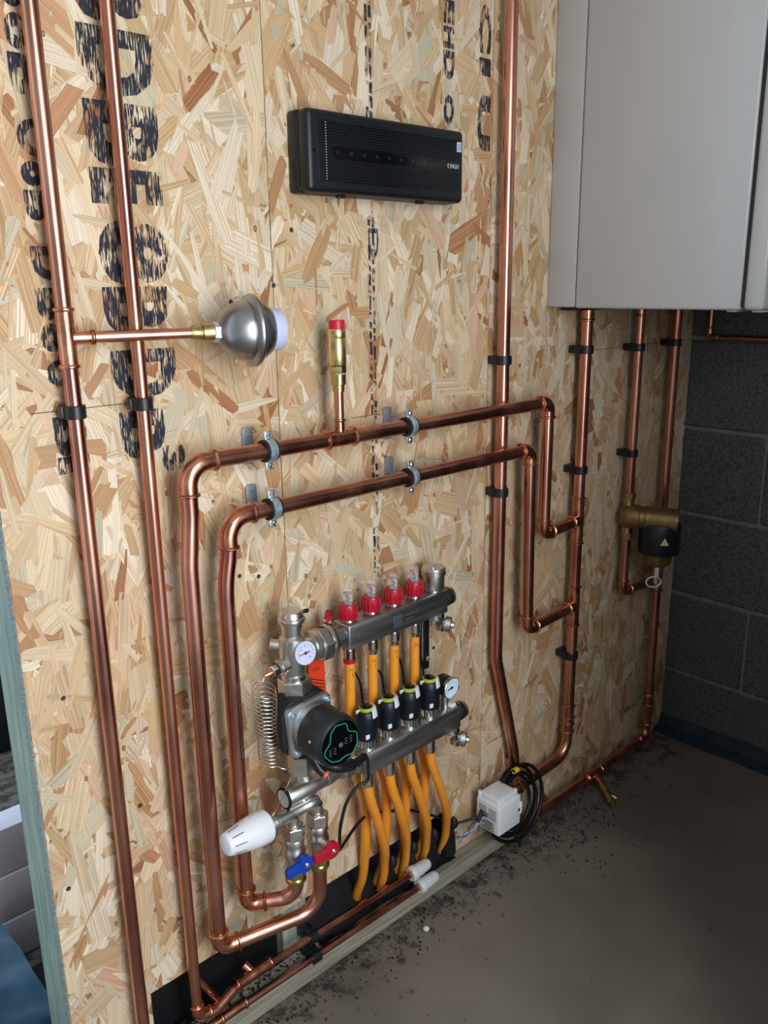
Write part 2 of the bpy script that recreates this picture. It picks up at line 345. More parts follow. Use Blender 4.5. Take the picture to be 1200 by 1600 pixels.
def strands(i):
    rg = random.Random(100+i); a, b = BOARDS[i]; z0 = -.06 if i == 0 else .04
    n = int((b-a)*(ZT-z0)*2500); vs = []; fs = []; cols = []; uvs = []
    for k in range(n):
        big = rg.random()
        if big < .36: L = rg.uniform(.085, .175); W = rg.uniform(.022, .056)
        elif big < .76: L = rg.uniform(.05, .125); W = rg.uniform(.010, .026)
        else: L = rg.uniform(.035, .11); W = rg.uniform(.003, .009)
        order = rg.random()
        if big < .36: order *= .85
        cx, cz = rg.uniform(a-.02, b+.02), rg.uniform(z0-.02, ZT)
        th = rg.gauss(math.pi/2, .42) if rg.random() < .66 else rg.uniform(0, math.pi)
        ct, st = math.cos(th), math.sin(th); y = -.00025-.0014*order; ty = rg.gauss(0, .004); tx = rg.gauss(0, .012)
        j = lambda s: rg.uniform(-s, s)
        h, q = L/2, W/2; e = min(.35*W, .012)
        loc = [(-h+j(e)-e*.3, -q*.25), (-h+j(e)*.6, -q*.9), (-h*.3, -q+j(.1*W)), (h*.35, -q+j(.1*W)), (h+j(e)*.8, -q*.85), (h+j(e)+e*.3, q*.2), (h+j(e)*.7, q*.88), (h*.2, q+j(.1*W)), (-h*.4, q+j(.1*W)), (-h+j(e)*.8, q*.85)]
        if rg.random() < .35: loc = [(x, yy*(1-.55*(x+h)/(2*h))) for x, yy in loc]
        uo, vo = rg.uniform(0, 50), rg.uniform(0, 50)
        poly = [(cx+x*ct-yy*st, cz+x*st+yy*ct, x+uo, yy+vo, min(-.0001, max(-.0019, y+x*ty+yy*tx))) for x, yy in loc]
        c = rg.choices(PC, PW)[0]; g = rg.uniform(.88, 1.06); c = tuple(min(.95, x*g) for x in c); ring = rg.random()**1.2*.62 if W > .010 else .18
        for (ra, rb_, rc_, rd) in board_rects(i):
            P = clip(poly, ra, rb_, 0)
            if len(P) > 2: P = clip(P, rc_, rd, 1)
            if len(P) < 3: continue
            s = len(vs); vs += [(p[0], p[4], p[1]) for p in P]; fs.append(tuple(range(s, s+len(P))))
            uvs += [(p[2], p[3]) for p in P]; cols += [(*c, ring)]*len(P)
    for k in range(int((b-a)*34)):      # small knots
        cx, cz, r0 = rg.uniform(a+.02, b-.02), rg.uniform(.25, ZT-.1), rg.uniform(.0018, .0042)
        for rr_, cc_, yy_ in ((1.0, (.20, .095, .045), -.00195), (.55, (.42, .26, .14), -.00198)):
            q0 = len(vs); vs += [(cx+r0*rr_*.8*math.cos(t*.524), yy_, cz+r0*rr_*1.25*math.sin(t*.524)) for t in range(12)]; fs.append(tuple(range(q0, q0+12)))
            uvs += [(.01*math.cos(t*.524), .01*math.sin(t*.524)) for t in range(12)]; cols += [(*cc_, 0.)]*12
    me = bpy.data.meshes.new('strands'); me.from_pydata(vs, [], fs); me.update()
    idx = [0]*len(me.loops); me.loops.foreach_get('vertex_index', idx)
    me.uv_layers.new(name='UVMap'); me.uv_layers['UVMap'].data.foreach_set('uv', [c_ for q in idx for c_ in uvs[q]])
    me.color_attributes.new('Col', 'FLOAT_COLOR', 'CORNER'); me.color_attributes['Col'].data.foreach_set('color', [c_ for q in idx for c_ in cols[q]])
    me.materials.append(MAT['osb_strand']); o = bpy.data.objects.new('strands', me); COL.objects.link(o); o.parent = wb; o['kind'] = 'stuff'; ORG[o.name] = V((0, 0, 0))
for i in range(4): strands(i)
# stamped lettering on the boards, turned to read downwards
def stamp(s, x, ztop, size, squash=1.0):
    m = MB(); put_text(m, s, size, lambda a, b: (x+b*squash, -.0022, ztop-a)); m.build('stamped_print', 'stamp_ink', wb)
def glyph(ch, x0, x1, zt, zb, bold=.12):
    c = bpy.data.curves.new('t', 'FONT'); c.body = ch; c.size = 1; c.offset = bold*.42; c.resolution_u = 3
    o = bpy.data.objects.new('t', c); COL.objects.link(o); dg = bpy.context.evaluated_depsgraph_get(); dg.update()
    me = bpy.data.meshes.new_from_object(o.evaluated_get(dg)); vs = [(v.co.x, v.co.y) for v in me.vertices]; fs = [tuple(q.vertices) for q in me.polygons]
    bpy.data.objects.remove(o); bpy.data.curves.remove(c); bpy.data.meshes.remove(me)
    a0 = min(v[0] for v in vs); a1 = max(v[0] for v in vs); b0 = min(v[1] for v in vs); b1 = max(v[1] for v in vs)
    MB().add([(x0+(x1-x0)*(v[1]-b0)/(b1-b0), -.0022, zt+(zb-zt)*(v[0]-a0)/(a1-a0)) for v in vs], fs).build('stamped_print', 'stamp_ink', wb)
for g in (('C',1.381,1.416,1.932,1.845),('I',1.382,1.416,1.837,1.805),('U',1.379,1.418,1.770,1.667),('E',1.279,1.309,1.920,1.879),('H',1.279,1.309,1.875,1.838),('D',1.279,1.310,1.834,1.784),('O',1.280,1.309,1.758,1.704),
 ('B',.556,.665,1.850,1.762),('D',.556,.669,1.756,1.670),('B',.556,.668,1.662,1.577),('E',.556,.667,1.574,1.526),('8',.558,.669,1.504,1.414),('B',.558,.662,1.411,1.344),('D',.560,.667,1.319,1.245),('B',.565,.640,1.227,1.153),('3',.630,.671,1.166,1.124),
 ('8',.461,.508,1.800,1.758),('8',.461,.508,1.752,1.709),('B',.461,.508,1.705,1.655),('O',.461,.510,1.628,1.580),('8',.461,.510,1.575,1.543),('B',.461,.510,1.538,1.499),('D',.461,.510,1.466,1.421),('B',.461,.510,1.411,1.367),('8',.461,.510,1.363,1.323),('O',.463,.512,1.313,1.273),('B',.464,.512,1.231,1.173),('E',.464,.512,1.172,1.147)):
    glyph(*g)
for s_ in range(2):
    rg = random.Random(5+s_); z = 1.90; m = MB(); x0 = 1.082+s_*.0095
    while z > .84:
        L_ = rg.uniform(.004, .03)
        if not (1.70 > z > 1.54) and not (1.15 > z > 1.14) and rg.random() < .85:
            wd = rg.uniform(.0018, .0042); m.add([(x0-wd, -.0021, z), (x0+wd, -.0021, z-.002), (x0+wd*rg.uniform(.5, 1), -.0021, z-L_), (x0-wd*.8, -.0021, z-L_+.002)], [(0, 1, 2, 3)])
        z -= L_+rg.uniform(.001, .007)
    m.build('stamped_print', 'stamp_ink', wb)
m = MB(); put_text(m, 'D', .085, lambda a, b: (1.080+b*.42, -.0022, 1.515-a)); m.build('stamped_print', 'stamp_ink', wb)
for (xa, za, xb, zb) in ((.435, 1.240, .592, 1.240), (1.03, 1.165, 1.10, 1.165), (1.745, 1.243, 1.99, 1.243), (2.0, 1.243, 2.33, 1.243)):
    MB().box((xa, -.0021, za-.0006), (xb, -.0020, zb+.0006)).build('pencil_line', 'pencil', wb)
for (x, z) in ((.776, 1.385), (.760, .916), (.800, .905), (.43, .80), (.40, .47), (.535, .56), (.905, 1.50), (.863, 1.41), (1.26, .80), (1.255, .62)):
    MB().lathe([(0, 0), (0, .0042), (-.0008, .0038), (-.0006, .002), (.0, 0)], (x, -.0018, z), (0, 1, 0), 10).build('screw', 'dark_steel', wb)
# ---- block wall on the right
XR = 2.335
wr = MB().box((XR+.006, -2.6, -.10), (XR+.11, .30, 2.5)).build('wall_right', 'mortar'); struct(wr)
bm_ = MB().box((XR, -.2550, -.124), (XR+.09, .2550, .124), .004, 1); bo = None
for row in range(10):
    z = .205+.2605*(row-1)+.13; off = .0 if row % 2 == 0 else .26
    for k in range(-1, 6):
        y = .015-k*.52+off-.26
        if y > .30 or y < -2.6: continue
        if bo is None: bo = bm_.build('block', 'block', wr, loc=(0, 0, 0)); o = bo
        else: o = bpy.data.objects.new('block', bo.data); COL.objects.link(o); o.parent = wr
        o.location = (random.uniform(-.001, .0015), y, z)
# membrane turned up at the foot of the block wall
m = MB(); n = 26; vs = []; fs = []
for k in range(n+1):
    y = -.0-2.4*k/n; vs += [(XR-.004-random.uniform(0, .003), y, .050+random.uniform(-.006, .006)), (XR-.012-random.uniform(0, .004), y, .015), (XR-.045-random.uniform(0, .012), y, .0015)]
for k in range(n): fs += [(3*k, 3*k+1, 3*k+4, 3*k+3), (3*k+1, 3*k+2, 3*k+5, 3*k+4)]
m.add(vs, fs); o = m.build('damp_proof_strip', 'dpc_blue'); tag(o, 'blue damp proof membrane strip along the foot of the block wall', 'membrane')
# ---- rest of the room (out of frame) with the doorway the daylight comes through
DX0, DX1, DZ = -.05, .94, 2.28
m = MB()
for lo, hi in (((-1.6, -1.94, 0), (DX0, -1.82, 2.5)), ((DX1, -1.94, 0), (XR, -1.82, 2.5)), ((DX0, -1.94, DZ), (DX1, -1.82, 2.5))): m.box(lo, hi)
struct(m.build('wall_front', 'plaster'))
# low wall beside the doorway, added out of frame to dim the right side
struct(MB().prism([(0, 0), (.86, 0), (.86, .10), (0, .10)], (.935, -1.83, 0), V((.13, .80, 0)).normalized(), V((.80, -.13, 0)).normalized(), (0, 0, 1.32), .002).build('added_shade_wall', 'plaster'))
struct(MB().box((-1.72, -1.94, 0), (-1.6, 0, 2.5)).build('wall_left', 'plaster'))
struct(MB().box((-1.72, -1.94, 2.5), (2.45, .02, 2.56)).build('ceiling', 'plaster'))

# ---- carcass behind the boards
def timber(name, lo, hi, label, mat='timber', bev=.002):
    return tag(MB().box(lo, hi, bev, 1).build(name, mat), label, 'timber')
timber('timber_stud', (.377, .0185, -.02), (.424, .112, ZT), 'grey-green treated timber stud behind the left edge of the chipboard wall')
timber('timber_stud', (.822, .0185, .03), (.886, .112, .55), 'pale timber stud seen below the cut board behind the floor pipes')
timber('sole_plate', (-.6, .02, .03), (.374, .115, .085), 'treated timber sole plate in the opening at the bottom left', 'timber_x')
timber('floor_batten', (.45, -.034, .0), (1.53, .016, .043), 'long grey timber batten on the floor under the wall', 'timber_x', .003)
tag(MB().box((.44, .113, -.02), (1.60, .117, .60)).build('black_membrane', 'membrane'), 'black membrane sheet behind the gap under the boards', 'membrane')
# upturned membrane strip just behind the board edge
tag(MB().prism([(.50, .03), (.83, .03), (.83, .24), (.50, .24)], (0, .040, 0), (1, 0, 0), (0, 0, 1), (0, .003, 0)).build('membrane_flap', 'membrane'), 'black membrane upstand visible under the board left of the timber stud', 'membrane')
# ground strip behind the batten
gs = MB().box((-1.6, .016, -.12), (2.40, .40, .012)).build('ground', 'dirt'); struct(gs)
rg = random.Random(3); m = MB(); vs = []; fs = []; nx, ny = 18, 6
for i in range(nx+1):
    for k in range(ny+1):
        x = .90+.42*i/nx; y = -.018+.12*k/ny; vs.append((x, y, .044+.010*rg.random()+.075*max(0, (k-1)/5)))
for i in range(nx):
    for k in range(ny): a = i*(ny+1)+k; fs.append((a, a+1, a+ny+2, a+ny+1))
tag(m.add(vs, fs).build('crumpled_sheet', 'membrane'), 'crumpled black plastic sheet under the orange tubes', 'sheet')
# dirt crumbs
rg = random.Random(11); m = MB()
def crumb(x, y, z, s):
    vs = [(x+rg.uniform(-s, s), y+rg.uniform(-s, s), z+rg.uniform(-.2*s, s)) for _ in range(5)]
    m.add(vs, [(0, 1, 2), (0, 2, 3), (0, 3, 4), (1, 2, 4), (2, 3, 4), (0, 1, 4)])
for _ in range(900):
    crumb(rg.uniform(.5, 1.8), -.04-abs(rg.gauss(0, .05)), .001, rg.uniform(.0015, .0045))
for _ in range(160): crumb(rg.uniform(1.5, 1.8), -.10-abs(rg.gauss(0, .07)), .001, rg.uniform(.0015, .005))
for _ in range(120): crumb(rg.uniform(.6, 2.2), -.1-rg.random()*.6, .001, rg.uniform(.001, .003))
for _ in range(700): crumb(rg.uniform(.5, .95), rg.uniform(-.01, .04), .043 if rg.random() < .6 else .016, rg.uniform(.002, .006))
o = m.build('dirt_crumbs', 'dirt'); tag(o, 'dark dirt crumbs scattered on the floor along the batten', 'dirt'); o['kind'] = 'stuff'
tag(MB().lathe([(0, 0), (.0, .006), (.005, .008), (.009, .004), (.010, 0)], (1.13, -.10, 0), (0, 0, 1), 9).build('pebble', 'white_fit'), 'small white pebble on the floor below the white pipe caps', 'pebble')

# ---- space seen through the opening on the far left
struct(MB().box((-1.6, .40, -.12), (.95, 2.4, -.002)).build('floor_2', 'concrete'))
struct(MB().box((.43, 1.35, 0), (.95, 1.4, 2.4)).build('wall_far', 'membrane'))
c = thing('cardboard_box', 'flattened grey cardboard carton beyond the opening at the far left', 'box', (.3, .5, 0))
for z0_, z1_, nm, dy_ in ((0, .098, 'lower_panel', 0), (.101, .205, 'middle_panel', .004), (.208, .315, 'upper_panel', .008)):
    MB().box((-.3, .46+dy_, z0_), (.72, .53+dy_, z1_), .003).build(nm, 'cardboard', c)
m = MB(); nx, ny = 16, 12; vs = []; fs = []; rg = random.Random(8)
A_, B_, C_, D_ = V((-.30, .43, .44)), V((.392, .42, .165)), V((-.30, .13, .10)), V((.425, .20, .03))
for i in range(nx+1):
    for k in range(ny+1):
        u, v = i/nx, k/ny; q = (A_*(1-u)+B_*u)*(1-v)+(C_*(1-u)+D_*u)*v; vs.append(q+V((rg.uniform(-.004, .004), rg.uniform(-.006, .006), rg.uniform(-.006, .006))))
for i in range(nx):
    for k in range(ny): a = i*(ny+1)+k; fs.append((a, a+1, a+ny+2, a+ny+1))
tag(m.add(vs, fs).build('blue_sheet', 'membrane_blue', angle=20), 'crumpled blue plastic sheeting leaning beyond the opening at the far left', 'sheet')

# ================================================================== COPPER PIPES
r22, r28, r15 = .0112, .0138, .0078
YP = -.030
# P1
p = thing('copper_pipe', 'leftmost tall copper riser with a tee feeding the round steel vessel', 'pipe', (.486, YP, 0))
run(p, [(.486, YP, -.1), (.486, YP, 2.42)], r22, [])
BR = V((math.cos(.232), -math.sin(.232), 0)); TC = V((.486, YP, 1.343))
tee(p, TC, (0, 0, 1), BR, r22, r15+.001, .042, .038)
MB().tube([TC+BR*.033, TC+BR*.186], r15+.0005, 20).build('branch_pipe', 'copper', p)
# vessel
vo = TC+BR*.176
p = thing('surge_vessel', 'round steel shock arrestor vessel with brass neck and pale end cap', 'vessel', vo)
MB().lathe([(0, 0), (0, .0095), (.004, .0105), (.004, .0105), (.016, .0112), (.018, .0108), (.018, .0135), (.034, .0140), (.035, 0)], vo, BR, 26).build('brass_neck', 'brass', p)
MB().hexn(vo+BR*.034, vo+BR*.046, .0155).build('nut', 'zinc', p)
d0 = .043
MB().lathe([(d0, 0), (d0, .013), (d0+.003, .021), (d0+.010, .0315), (d0+.020, .0395), (d0+.032, .0445), (d0+.042, .0468), (d0+.045, .0468), (d0+.0475, .0455)], vo, BR, 40).build('dome', 'vessel_steel', p)
MB().lathe([(d0+.046, .0462), (d0+.0475, .0500), (d0+.049, .0540), (d0+.052, .0558), (d0+.056, .0558), (d0+.059, .0535), (d0+.062, .046)], vo, BR, 40).build('rim', 'vessel_steel', p)
MB().lathe([(d0+.060, .0465), (d0+.068, .0445), (d0+.078, .0385), (d0+.086, .030), (d0+.088, 0)], vo, BR, 40).build('rear_dome', 'vessel_steel', p)
MB().lathe([(d0+.074, .0335), (d0+.098, .0325), (d0+.102, .030), (d0+.103, 0)], vo, BR, 36).build('end_cap', 'milky', p)
# P2 and the upper floor pipe
p = thing('copper_pipe', 'second copper riser from the left running behind the vessel branch', 'pipe', (.591, YP, 0))
run(p, [(.591, YP, 2.42), (.591, YP, .098), (.628, -.034, .088), (.672, -.026, .098)], r22*.92, [('e', .014), ('b', .03)])
p = thing('copper_pipe', 'upper of two thin copper pipes along the floor with a tee', 'pipe', (.672, -.024, .098))
tee(p, (.722, -.022, .100), (1, .01, .02), (-.35, .75, .55), r15+.002, r15, .042, .026)
run(p, [(.672, -.026, .098), (.722, -.022, .100), (1.165, -.027, .092)], r15, [('b', .02)])
p = thing('copper_pipe', 'lower of two thin copper pipes lying along the floor batten', 'pipe', (.56, -.026, .05))
tee(p, (.668, -.027, .052), (1, 0, .01), (-.5, .85, .2), r15+.0015, r15, .03, .024)
run(p, [(.50, -.027, .052), (1.185, -.034, .051)], r15, [])
p = thing('copper_pipe', 'short thin copper offset slanting behind the foot of the second riser', 'pipe', (.62, .0, .1))
run(p, [(.600, -.004, .22), (.604, -.004, .16), (.648, -.010, .078)], r15*.9, [('b', .02)])
def pf_cap(x, y, z, label):
    p = thing('pipe_end_cap', label, 'pipe cap', (x, y, z), 'white push-fit stop ends')
    MB().lathe([(0, .0082), (0, .0155), (.004, .0175), (.014, .0175), (.017, .016)], (x, y, z), (1, 0, .01), 26).build('collar', 'white_fit', p)
    MB().lathe([(.017, .0155), (.034, .0155), (.036, .0145), (.048, .0142), (.058, .0120), (.063, .007), (.064, 0)], (x, y, z), (1, 0, .01), 26).build('body', 'white_fit', p)
pf_cap(1.152, -.0268, .0922, 'white plastic stop end on the upper thin floor pipe')
pf_cap(1.172, -.0338, .051, 'white plastic stop end on the lower thin floor pipe')
# loop A (outer)
YL = -.064; RA = r28
CY = -.042; CXP = 1.738
p = thing('copper_pipe', 'outer copper loop from the red valve over the top clamps to the boiler riser', 'pipe', (.629, YL, .25))
VA = V((.826, -.112, .248)); EA = V((.629, YL, .248))
run(p, [(.826, -.112, .343), VA, EA, (.629, YL, .98), (.6375, YL, 1.06), (.6375, YL, 1.145), (1.566, YL, 1.145), (1.566, YL, .832), (CXP-.02, CY-.004, .828)], RA,
    [('b', .05), ('e', .022), ('b', .25), ('b', .25), ('e', .036), ('e', .020), ('e', .020)], 22)
tee(p, (.947, YL, 1.145), (1, 0, 0), (0, 0, 1), RA, .0085, .034, .036)
MB().tube([(.947, YL, 1.175), (.947, YL, 1.240)], .0085, 18).build('pipe', 'copper', p)
p = thing('safety_valve', 'brass pressure relief valve with red cap above the upper clamped pipe', 'valve', (.947, YL, 1.228))
x, z = .947, 1.228
MB().lathe([(0, .0086), (0, .0105), (.012, .0108), (.012, .0125), (.013, .0135), (.030, .0138), (.031, .0128)], (x, YL, z), (0, 0, 1), 26).build('connector', 'brass', p)
MB().lathe([(.030, .0118), (.033, .0118)], (x, YL, z), (0, 0, 1), 20).build('thread_tape', 'white_fit', p)
MB().hexn((x, YL, z+.032), (x, YL, z+.046), .0145, .3).build('hex', 'brass', p)
MB().lathe([(.046, .0145), (.047, .0152), (.092, .0152), (.093, .0145), (.094, .0152), (.107, .0152), (.108, .0145)], (x, YL, z), (0, 0, 1), 30).build('body', 'brass_bright', p)
MB().lathe([(.108, .0140), (.119, .0142), (.123, .0130), (.1235, 0)], (x, YL, z), (0, 0, 1), 28).build('cap', 'red_cap', p)
# loop B (inner)
p = thing('copper_pipe', 'inner copper loop from the blue valve over the lower clamps to the boiler riser', 'pipe', (.692, YL, .31))
run(p, [(.771, -.112, .343), (.771, -.112, .306), (.692, YL, .306), (.692, YL, .93), (.7035, YL, .99), (.7035, YL, 1.045), (1.504, YL, 1.045), (1.514, YL, .605), (CXP-.02, CY-.004, .598)], RA,
    [('b', .030), ('e', .020), ('b', .25), ('b', .25), ('e', .036), ('e', .020), ('e', .020)], 22)
dB = (V((.771, -.112, .306))-V((.692, YL, .306))).normalized()
# C boiler riser
p = thing('copper_pipe', 'copper riser under the boiler with two tees for the loops', 'pipe', (CXP, CY, 0))
run(p, [(CXP, CY, 1.40), (CXP, CY, .165), (1.515, -.034, .148), (1.505, .02, .148)], r28, [('b', .055), ('e', .016)])
tee(p, (CXP, CY, .828), (0, 0, 1), (V((1.566, YL, .832))-V((CXP, CY, .828))), r28, r28, .062, .040)
tee(p, (CXP, CY, .598), (0, 0, 1), (V((1.514, YL, .605))-V((CXP, CY, .598))), r28, r28, .056, .040)
coupling(p, (CXP, CY, .275), (CXP, CY, .315), r28); coupling(p, (CXP, CY, 1.318), (CXP, CY, 1.36), r28)
coupling(p, (CXP, CY, .232), (CXP, CY, .262), r28)
# D riser
p = thing('copper_pipe', 'copper riser behind the loops that kinks right near the floor', 'pipe', (1.438, -.034, 0))
run(p, [(1.438, -.034, 2.42), (1.438, -.034, .545), (1.512, -.034, .275), (1.520, -.034, .226), (1.548, .02, .212)], r28, [('b', .12), ('b', .10), ('b', .018)])
# E riser to filter
EX, EY = 1.977, -.042
p = thing('copper_pipe', 'middle copper pipe dropping from the boiler into the bronze filter', 'pipe', (EX, EY, .85))
run(p, [(EX, EY, 1.40), (EX, EY, .838)], r22*1.04, []); coupling(p, (EX, EY, 1.32), (EX, EY, 1.36), r22*1.04)
p = thing('copper_pipe', 'short copper drop below the filter elbowing into the corner pipe', 'pipe', (EX, EY, .57))
FX, FY = 2.166, -.042
run(p, [(EX, EY, .745), (EX, EY, .572), (FX-.03, FY, .562)], r22*1.04, [('e', .020)])
p = thing('copper_pipe', 'copper pipe in the corner dropping to the floor and running along it', 'pipe', (FX, FY, 0))
run(p, [(FX, FY, 1.40), (FX, FY, .045), (1.565, -.052, .045), (1.555, .01, .045)], r22*1.1, [('e', .030), ('e', .014)])
tee(p, (FX, FY, .562), (0, 0, 1), (-1, 0, 0), r22*1.1, None, .040, .034); coupling(p, (FX, FY, .150), (FX, FY, .19), r22*1.1)
tee(p, (1.868, -.048, .045), (1, 0, 0), (-.3, -.9, .05), r22*1.1, r15, .036, .030)
# drain cock
p = thing('drain_cock', 'small brass drain cock lying on the floor off the corner pipe', 'valve', (1.862, -.072, .04))
a = V((1.860, -.074, .044)); b = V((1.812, -.150, .024)); d = (b-a).normalized()
MB().tube([a, a+d*.028], .0078, 16).build('stub', 'copper_fit', p)
MB().lathe([(.026, .0085), (.026, .0105), (.036, .0105), (.037, .0085), (.072, .0085), (.074, .0110), (.088, .0110), (.089, .007), (.090, 0)], a, d, 20).build('body', 'brass', p)
s_ = a+d*.050; e = (d+V((.75, .0, -.05))).normalized()
MB().lathe([(0, .006), (.016, .006), (.017, .0085), (.030, .0085), (.031, 0)], s_, e, 16).build('outlet', 'brass', p)
MB().box(s_+d*.044-V((.003, .003, .003)), s_+d*.044+V((.003, .003, .011)), .001).build('spindle', 'brass_bright', p)
# G condensate
p = thing('copper_pipe', 'thin copper pipe on the block wall turning forward under the boiler', 'pipe', (2.318, -.06, 1.25))
run(p, [(2.318, -.062, 1.40), (2.318, -.062, 1.253), (2.318, -1.1, 1.245)], r15, [('e', .012)])

# ---- pipe clips
def clip_v(x, y, z, r, label, side=-1):
    p = thing('pipe_clip', label, 'pipe clip', (x, 0, z), 'black plastic pipe clips')
    MB().box((x-r*1.05, y+r*.55, z-.009), (x+r*1.05, -.0015, z+.009), .0015).build('base', 'black_plastic', p)
    m = MB(); m.lathe([(-.0095, r+.0003), (-.0095, r+.0036), (-.0085, r+.0044), (.0085, r+.0044), (.0095, r+.0036), (.0095, r+.0003), (-.0095, r+.0003)], (x, y, z), (0, 0, 1), 28); m.build('band', 'black_plastic', p)
    MB().box((x-r-.0075, y+.002, z-.0085), (x-r-.002, y+r+.004, z+.0085), .001).build('latch', 'black_plastic', p)
clip_v(.486, YP, 1.240, r22, 'black clip on the leftmost copper riser')
clip_v(.591, YP, 1.241, r22, 'black clip on the second copper riser from the left')
clip_v(1.438, -.034, 1.247, r28, 'upper black clip on the kinked riser, above the clamped loops')
clip_v(1.438, -.034, .953, r28, 'lower black clip on the kinked riser, below the clamped loops')
clip_v(CXP, CY, 1.252, r28, 'black clip on the tee riser just under the boiler')
clip_v(CXP, CY, .958, r28, 'black clip on the tee riser above its upper tee')
clip_v(CXP, CY, .458, r28, 'black clip on the tee riser below both tees')
clip_v(EX, EY, 1.243, r22, 'black clip under the boiler on the pipe to the bronze filter')
clip_v(EX, EY, .965, r22, 'black clip just above the bronze filter')
clip_v(FX, FY, 1.245, r22, 'black clip on the corner pipe under the boiler')
def clip_h(x, y, z, label):
    p = thing('pipe_clip', label, 'pipe clip', (x, .018, z), 'black pipe clips on the stud'); r = r15
    MB().box((x-.010, y+r*.5, z-.014), (x+.010, .018, z+.014), .002).build('base', 'black_plastic', p)
    MB().lathe([(-.010, r+.0003), (-.010, r+.005), (.010, r+.005), (.010, r+.0003), (-.010, r+.0003)], (x, y, z), (1, 0, 0), 22).build('band', 'black_plastic', p)
clip_h(.868, -.0235, .0965, 'black clip holding the upper thin floor pipe to the stud')
clip_h(.868, -.0308, .0515, 'black clip holding the lower thin floor pipe to the stud')
# ---- lined ring clamps
def clamp(x, z, label):
    p = thing('ring_clamp', label, 'pipe clamp', (x, -.002, z), 'rubber lined steel pipe clamps'); r = RA; y = YL
    poly = [(-.0105+.006*0, -.031)]; poly = []
    for cx, cz, a0 in ((.0055, .027, 0), (-.0055, .027, 90), (-.0055, -.027, 180), (.0055, -.027, 270)):
        for k in range(5): a = math.radians(a0+90*k/4); poly.append((cx+.0055*math.cos(a), cz+.0055*math.sin(a)))
    bp = MB().prism(poly, (x, -.0022, z), (1, 0, 0), (0, 0, 1), (0, -.003, 0), .0008).build('back_plate', 'galv', p)
    for s in (-1, 1): MB().lathe([(0, 0), (.0, .0042), (.001, .0036), (.0012, .0018), (.0004, 0)], (x, -.0052, z+s*.021), (0, -1, 0), 12).build('screw', 'zinc', bp)
    MB().cyl((x, -.005, z), (x, y+r+.004, z), .0045, 14).build('stud_rod', 'galv', p)
    MB().hexn((x, y+r+.010, z), (x, y+r+.005, z), .0075).build('nut', 'zinc', p)
    MB().lathe([(-.0115, r), (-.0115, r+.0048), (-.0085, r+.0048), (-.0085, r+.0034), (.0085, r+.0034), (.0085, r+.0048), (.0115, r+.0048), (.0115, r), (-.0115, r)], (x, y, z), (1, 0, 0), 32).build('rubber_lining', 'rubber', p)
    for s, nm in ((-1, 'front_band'), (1, 'rear_band')):
        m = MB(); R0, R1 = r+.0034, r+.0058
        prof = [(-.0075, R0), (-.0075, R1), (-.004, R1), (-.003, R1+.0012), (.003, R1+.0012), (.004, R1), (.0075, R1), (.0075, R0), (-.0075, R0)]
        m.lathe(prof, (x, y, z), (1, 0, 0), 20, (0, 0, 1), 0 if s == -1 else math.pi, math.pi)
        b = m.build(nm, 'zinc', p)
        for t in (-1, 1):
            zz = z+t*(R1+.0055)
            ear = MB().box((x-.0075, y+s*.0012-.0011, zz-.0080), (x+.0075, y+s*.0012+.0011, zz+.0075), .0008).build('ear', 'zinc', b)
    for t in (-1, 1):
        zz = z+t*(r+.0058+.0060)
        MB().lathe([(-.012, .0022), (.0038, .0022), (.0038, .0048), (.0058, .0044), (.0070, .0028), (.0062, .0)], (x, y, zz), (0, -1, 0), 14).build('screw', 'chrome', p)
clamp(.7915, 1.145, 'lined clamp nearest the elbow on the upper horizontal copper pipe')
clamp(.7930, 1.045, 'lined clamp nearest the elbow on the lower horizontal copper pipe')
clamp(1.1200, 1.145, 'lined clamp right of the brass relief valve on the upper horizontal pipe')
clamp(1.1230, 1.045, 'lined clamp at the right half of the lower horizontal pipe')

# ================================================================== WIRING CENTRE
hx0, hx1, hz0, hz1 = .903, 1.280, 1.557, 1.685
p = thing('wiring_centre', 'long black ribbed heating control box fixed to the chipboard wall', 'controller', (1.09, -.002, 1.557))
MB().box((hx0, -.030, hz0), (hx1, -.0022, hz1), .006, 3).build('back_shell', 'hub_plastic', p)
fc = MB().box((hx0, -.056, hz0), (hx1, -.027, hz1), .010, 4).build('front_cover', 'hub_plastic', p)
MB().box((hx0+.022, -.0564, hz0+.018), (hx1-.008, -.0550, hz1-.016), .0006).build('face_panel', 'hub_dark', fc)
zc = (hz0+hz1)/2
for k in range(22):
    z = hz0+.0215+k*.0042
    if abs(z-zc) < .009: continue
    MB().box((hx0+.046, -.0578, z-.0011), (hx1-.012, -.0562, z+.0011), .0005, 1).build('rib', 'hub_plastic', fc)
MB().box((hx0+.050, -.0572, zc-.0085), (hx1-.014, -.0563, zc+.0085), .0004).build('display_strip', 'gloss_black', fc)
m = MB()
for k in range(22): m.box((hx0+.0375, -.0568, hz0+.021+k*.0041), (hx0+.0389, -.0562, hz0+.0224+k*.0041))
m.build('dotted_line', 'white_print', fc)
m = MB()
for k in range(8): put_text(m, '0%d' % (k+1), .0062, lambda a, b, k=k: (hx0+.060+k*.0292+a, -.05735, zc-.002+b))
for k in range(3): put_text(m, '00', .0052, lambda a, b, k=k: (hx0+.293+k*.0125+a, -.05735, zc-.002+b))
z_ = m.build('zone_numbers', 'dim_print', fc); z_['kind'] = 'stuff'
m = MB(); put_text(m, 'E ENGO', .0105, lambda a, b: (hx1-.048+a*.82, -.05735, zc-.0035+b)); m.build('lettering', 'white_print', fc)
st = MB().box((hx1-.0225, -.0586, hz1-.038), (hx1-.0115, -.0563, hz1-.021)).build('sticker', 'white_print', fc)
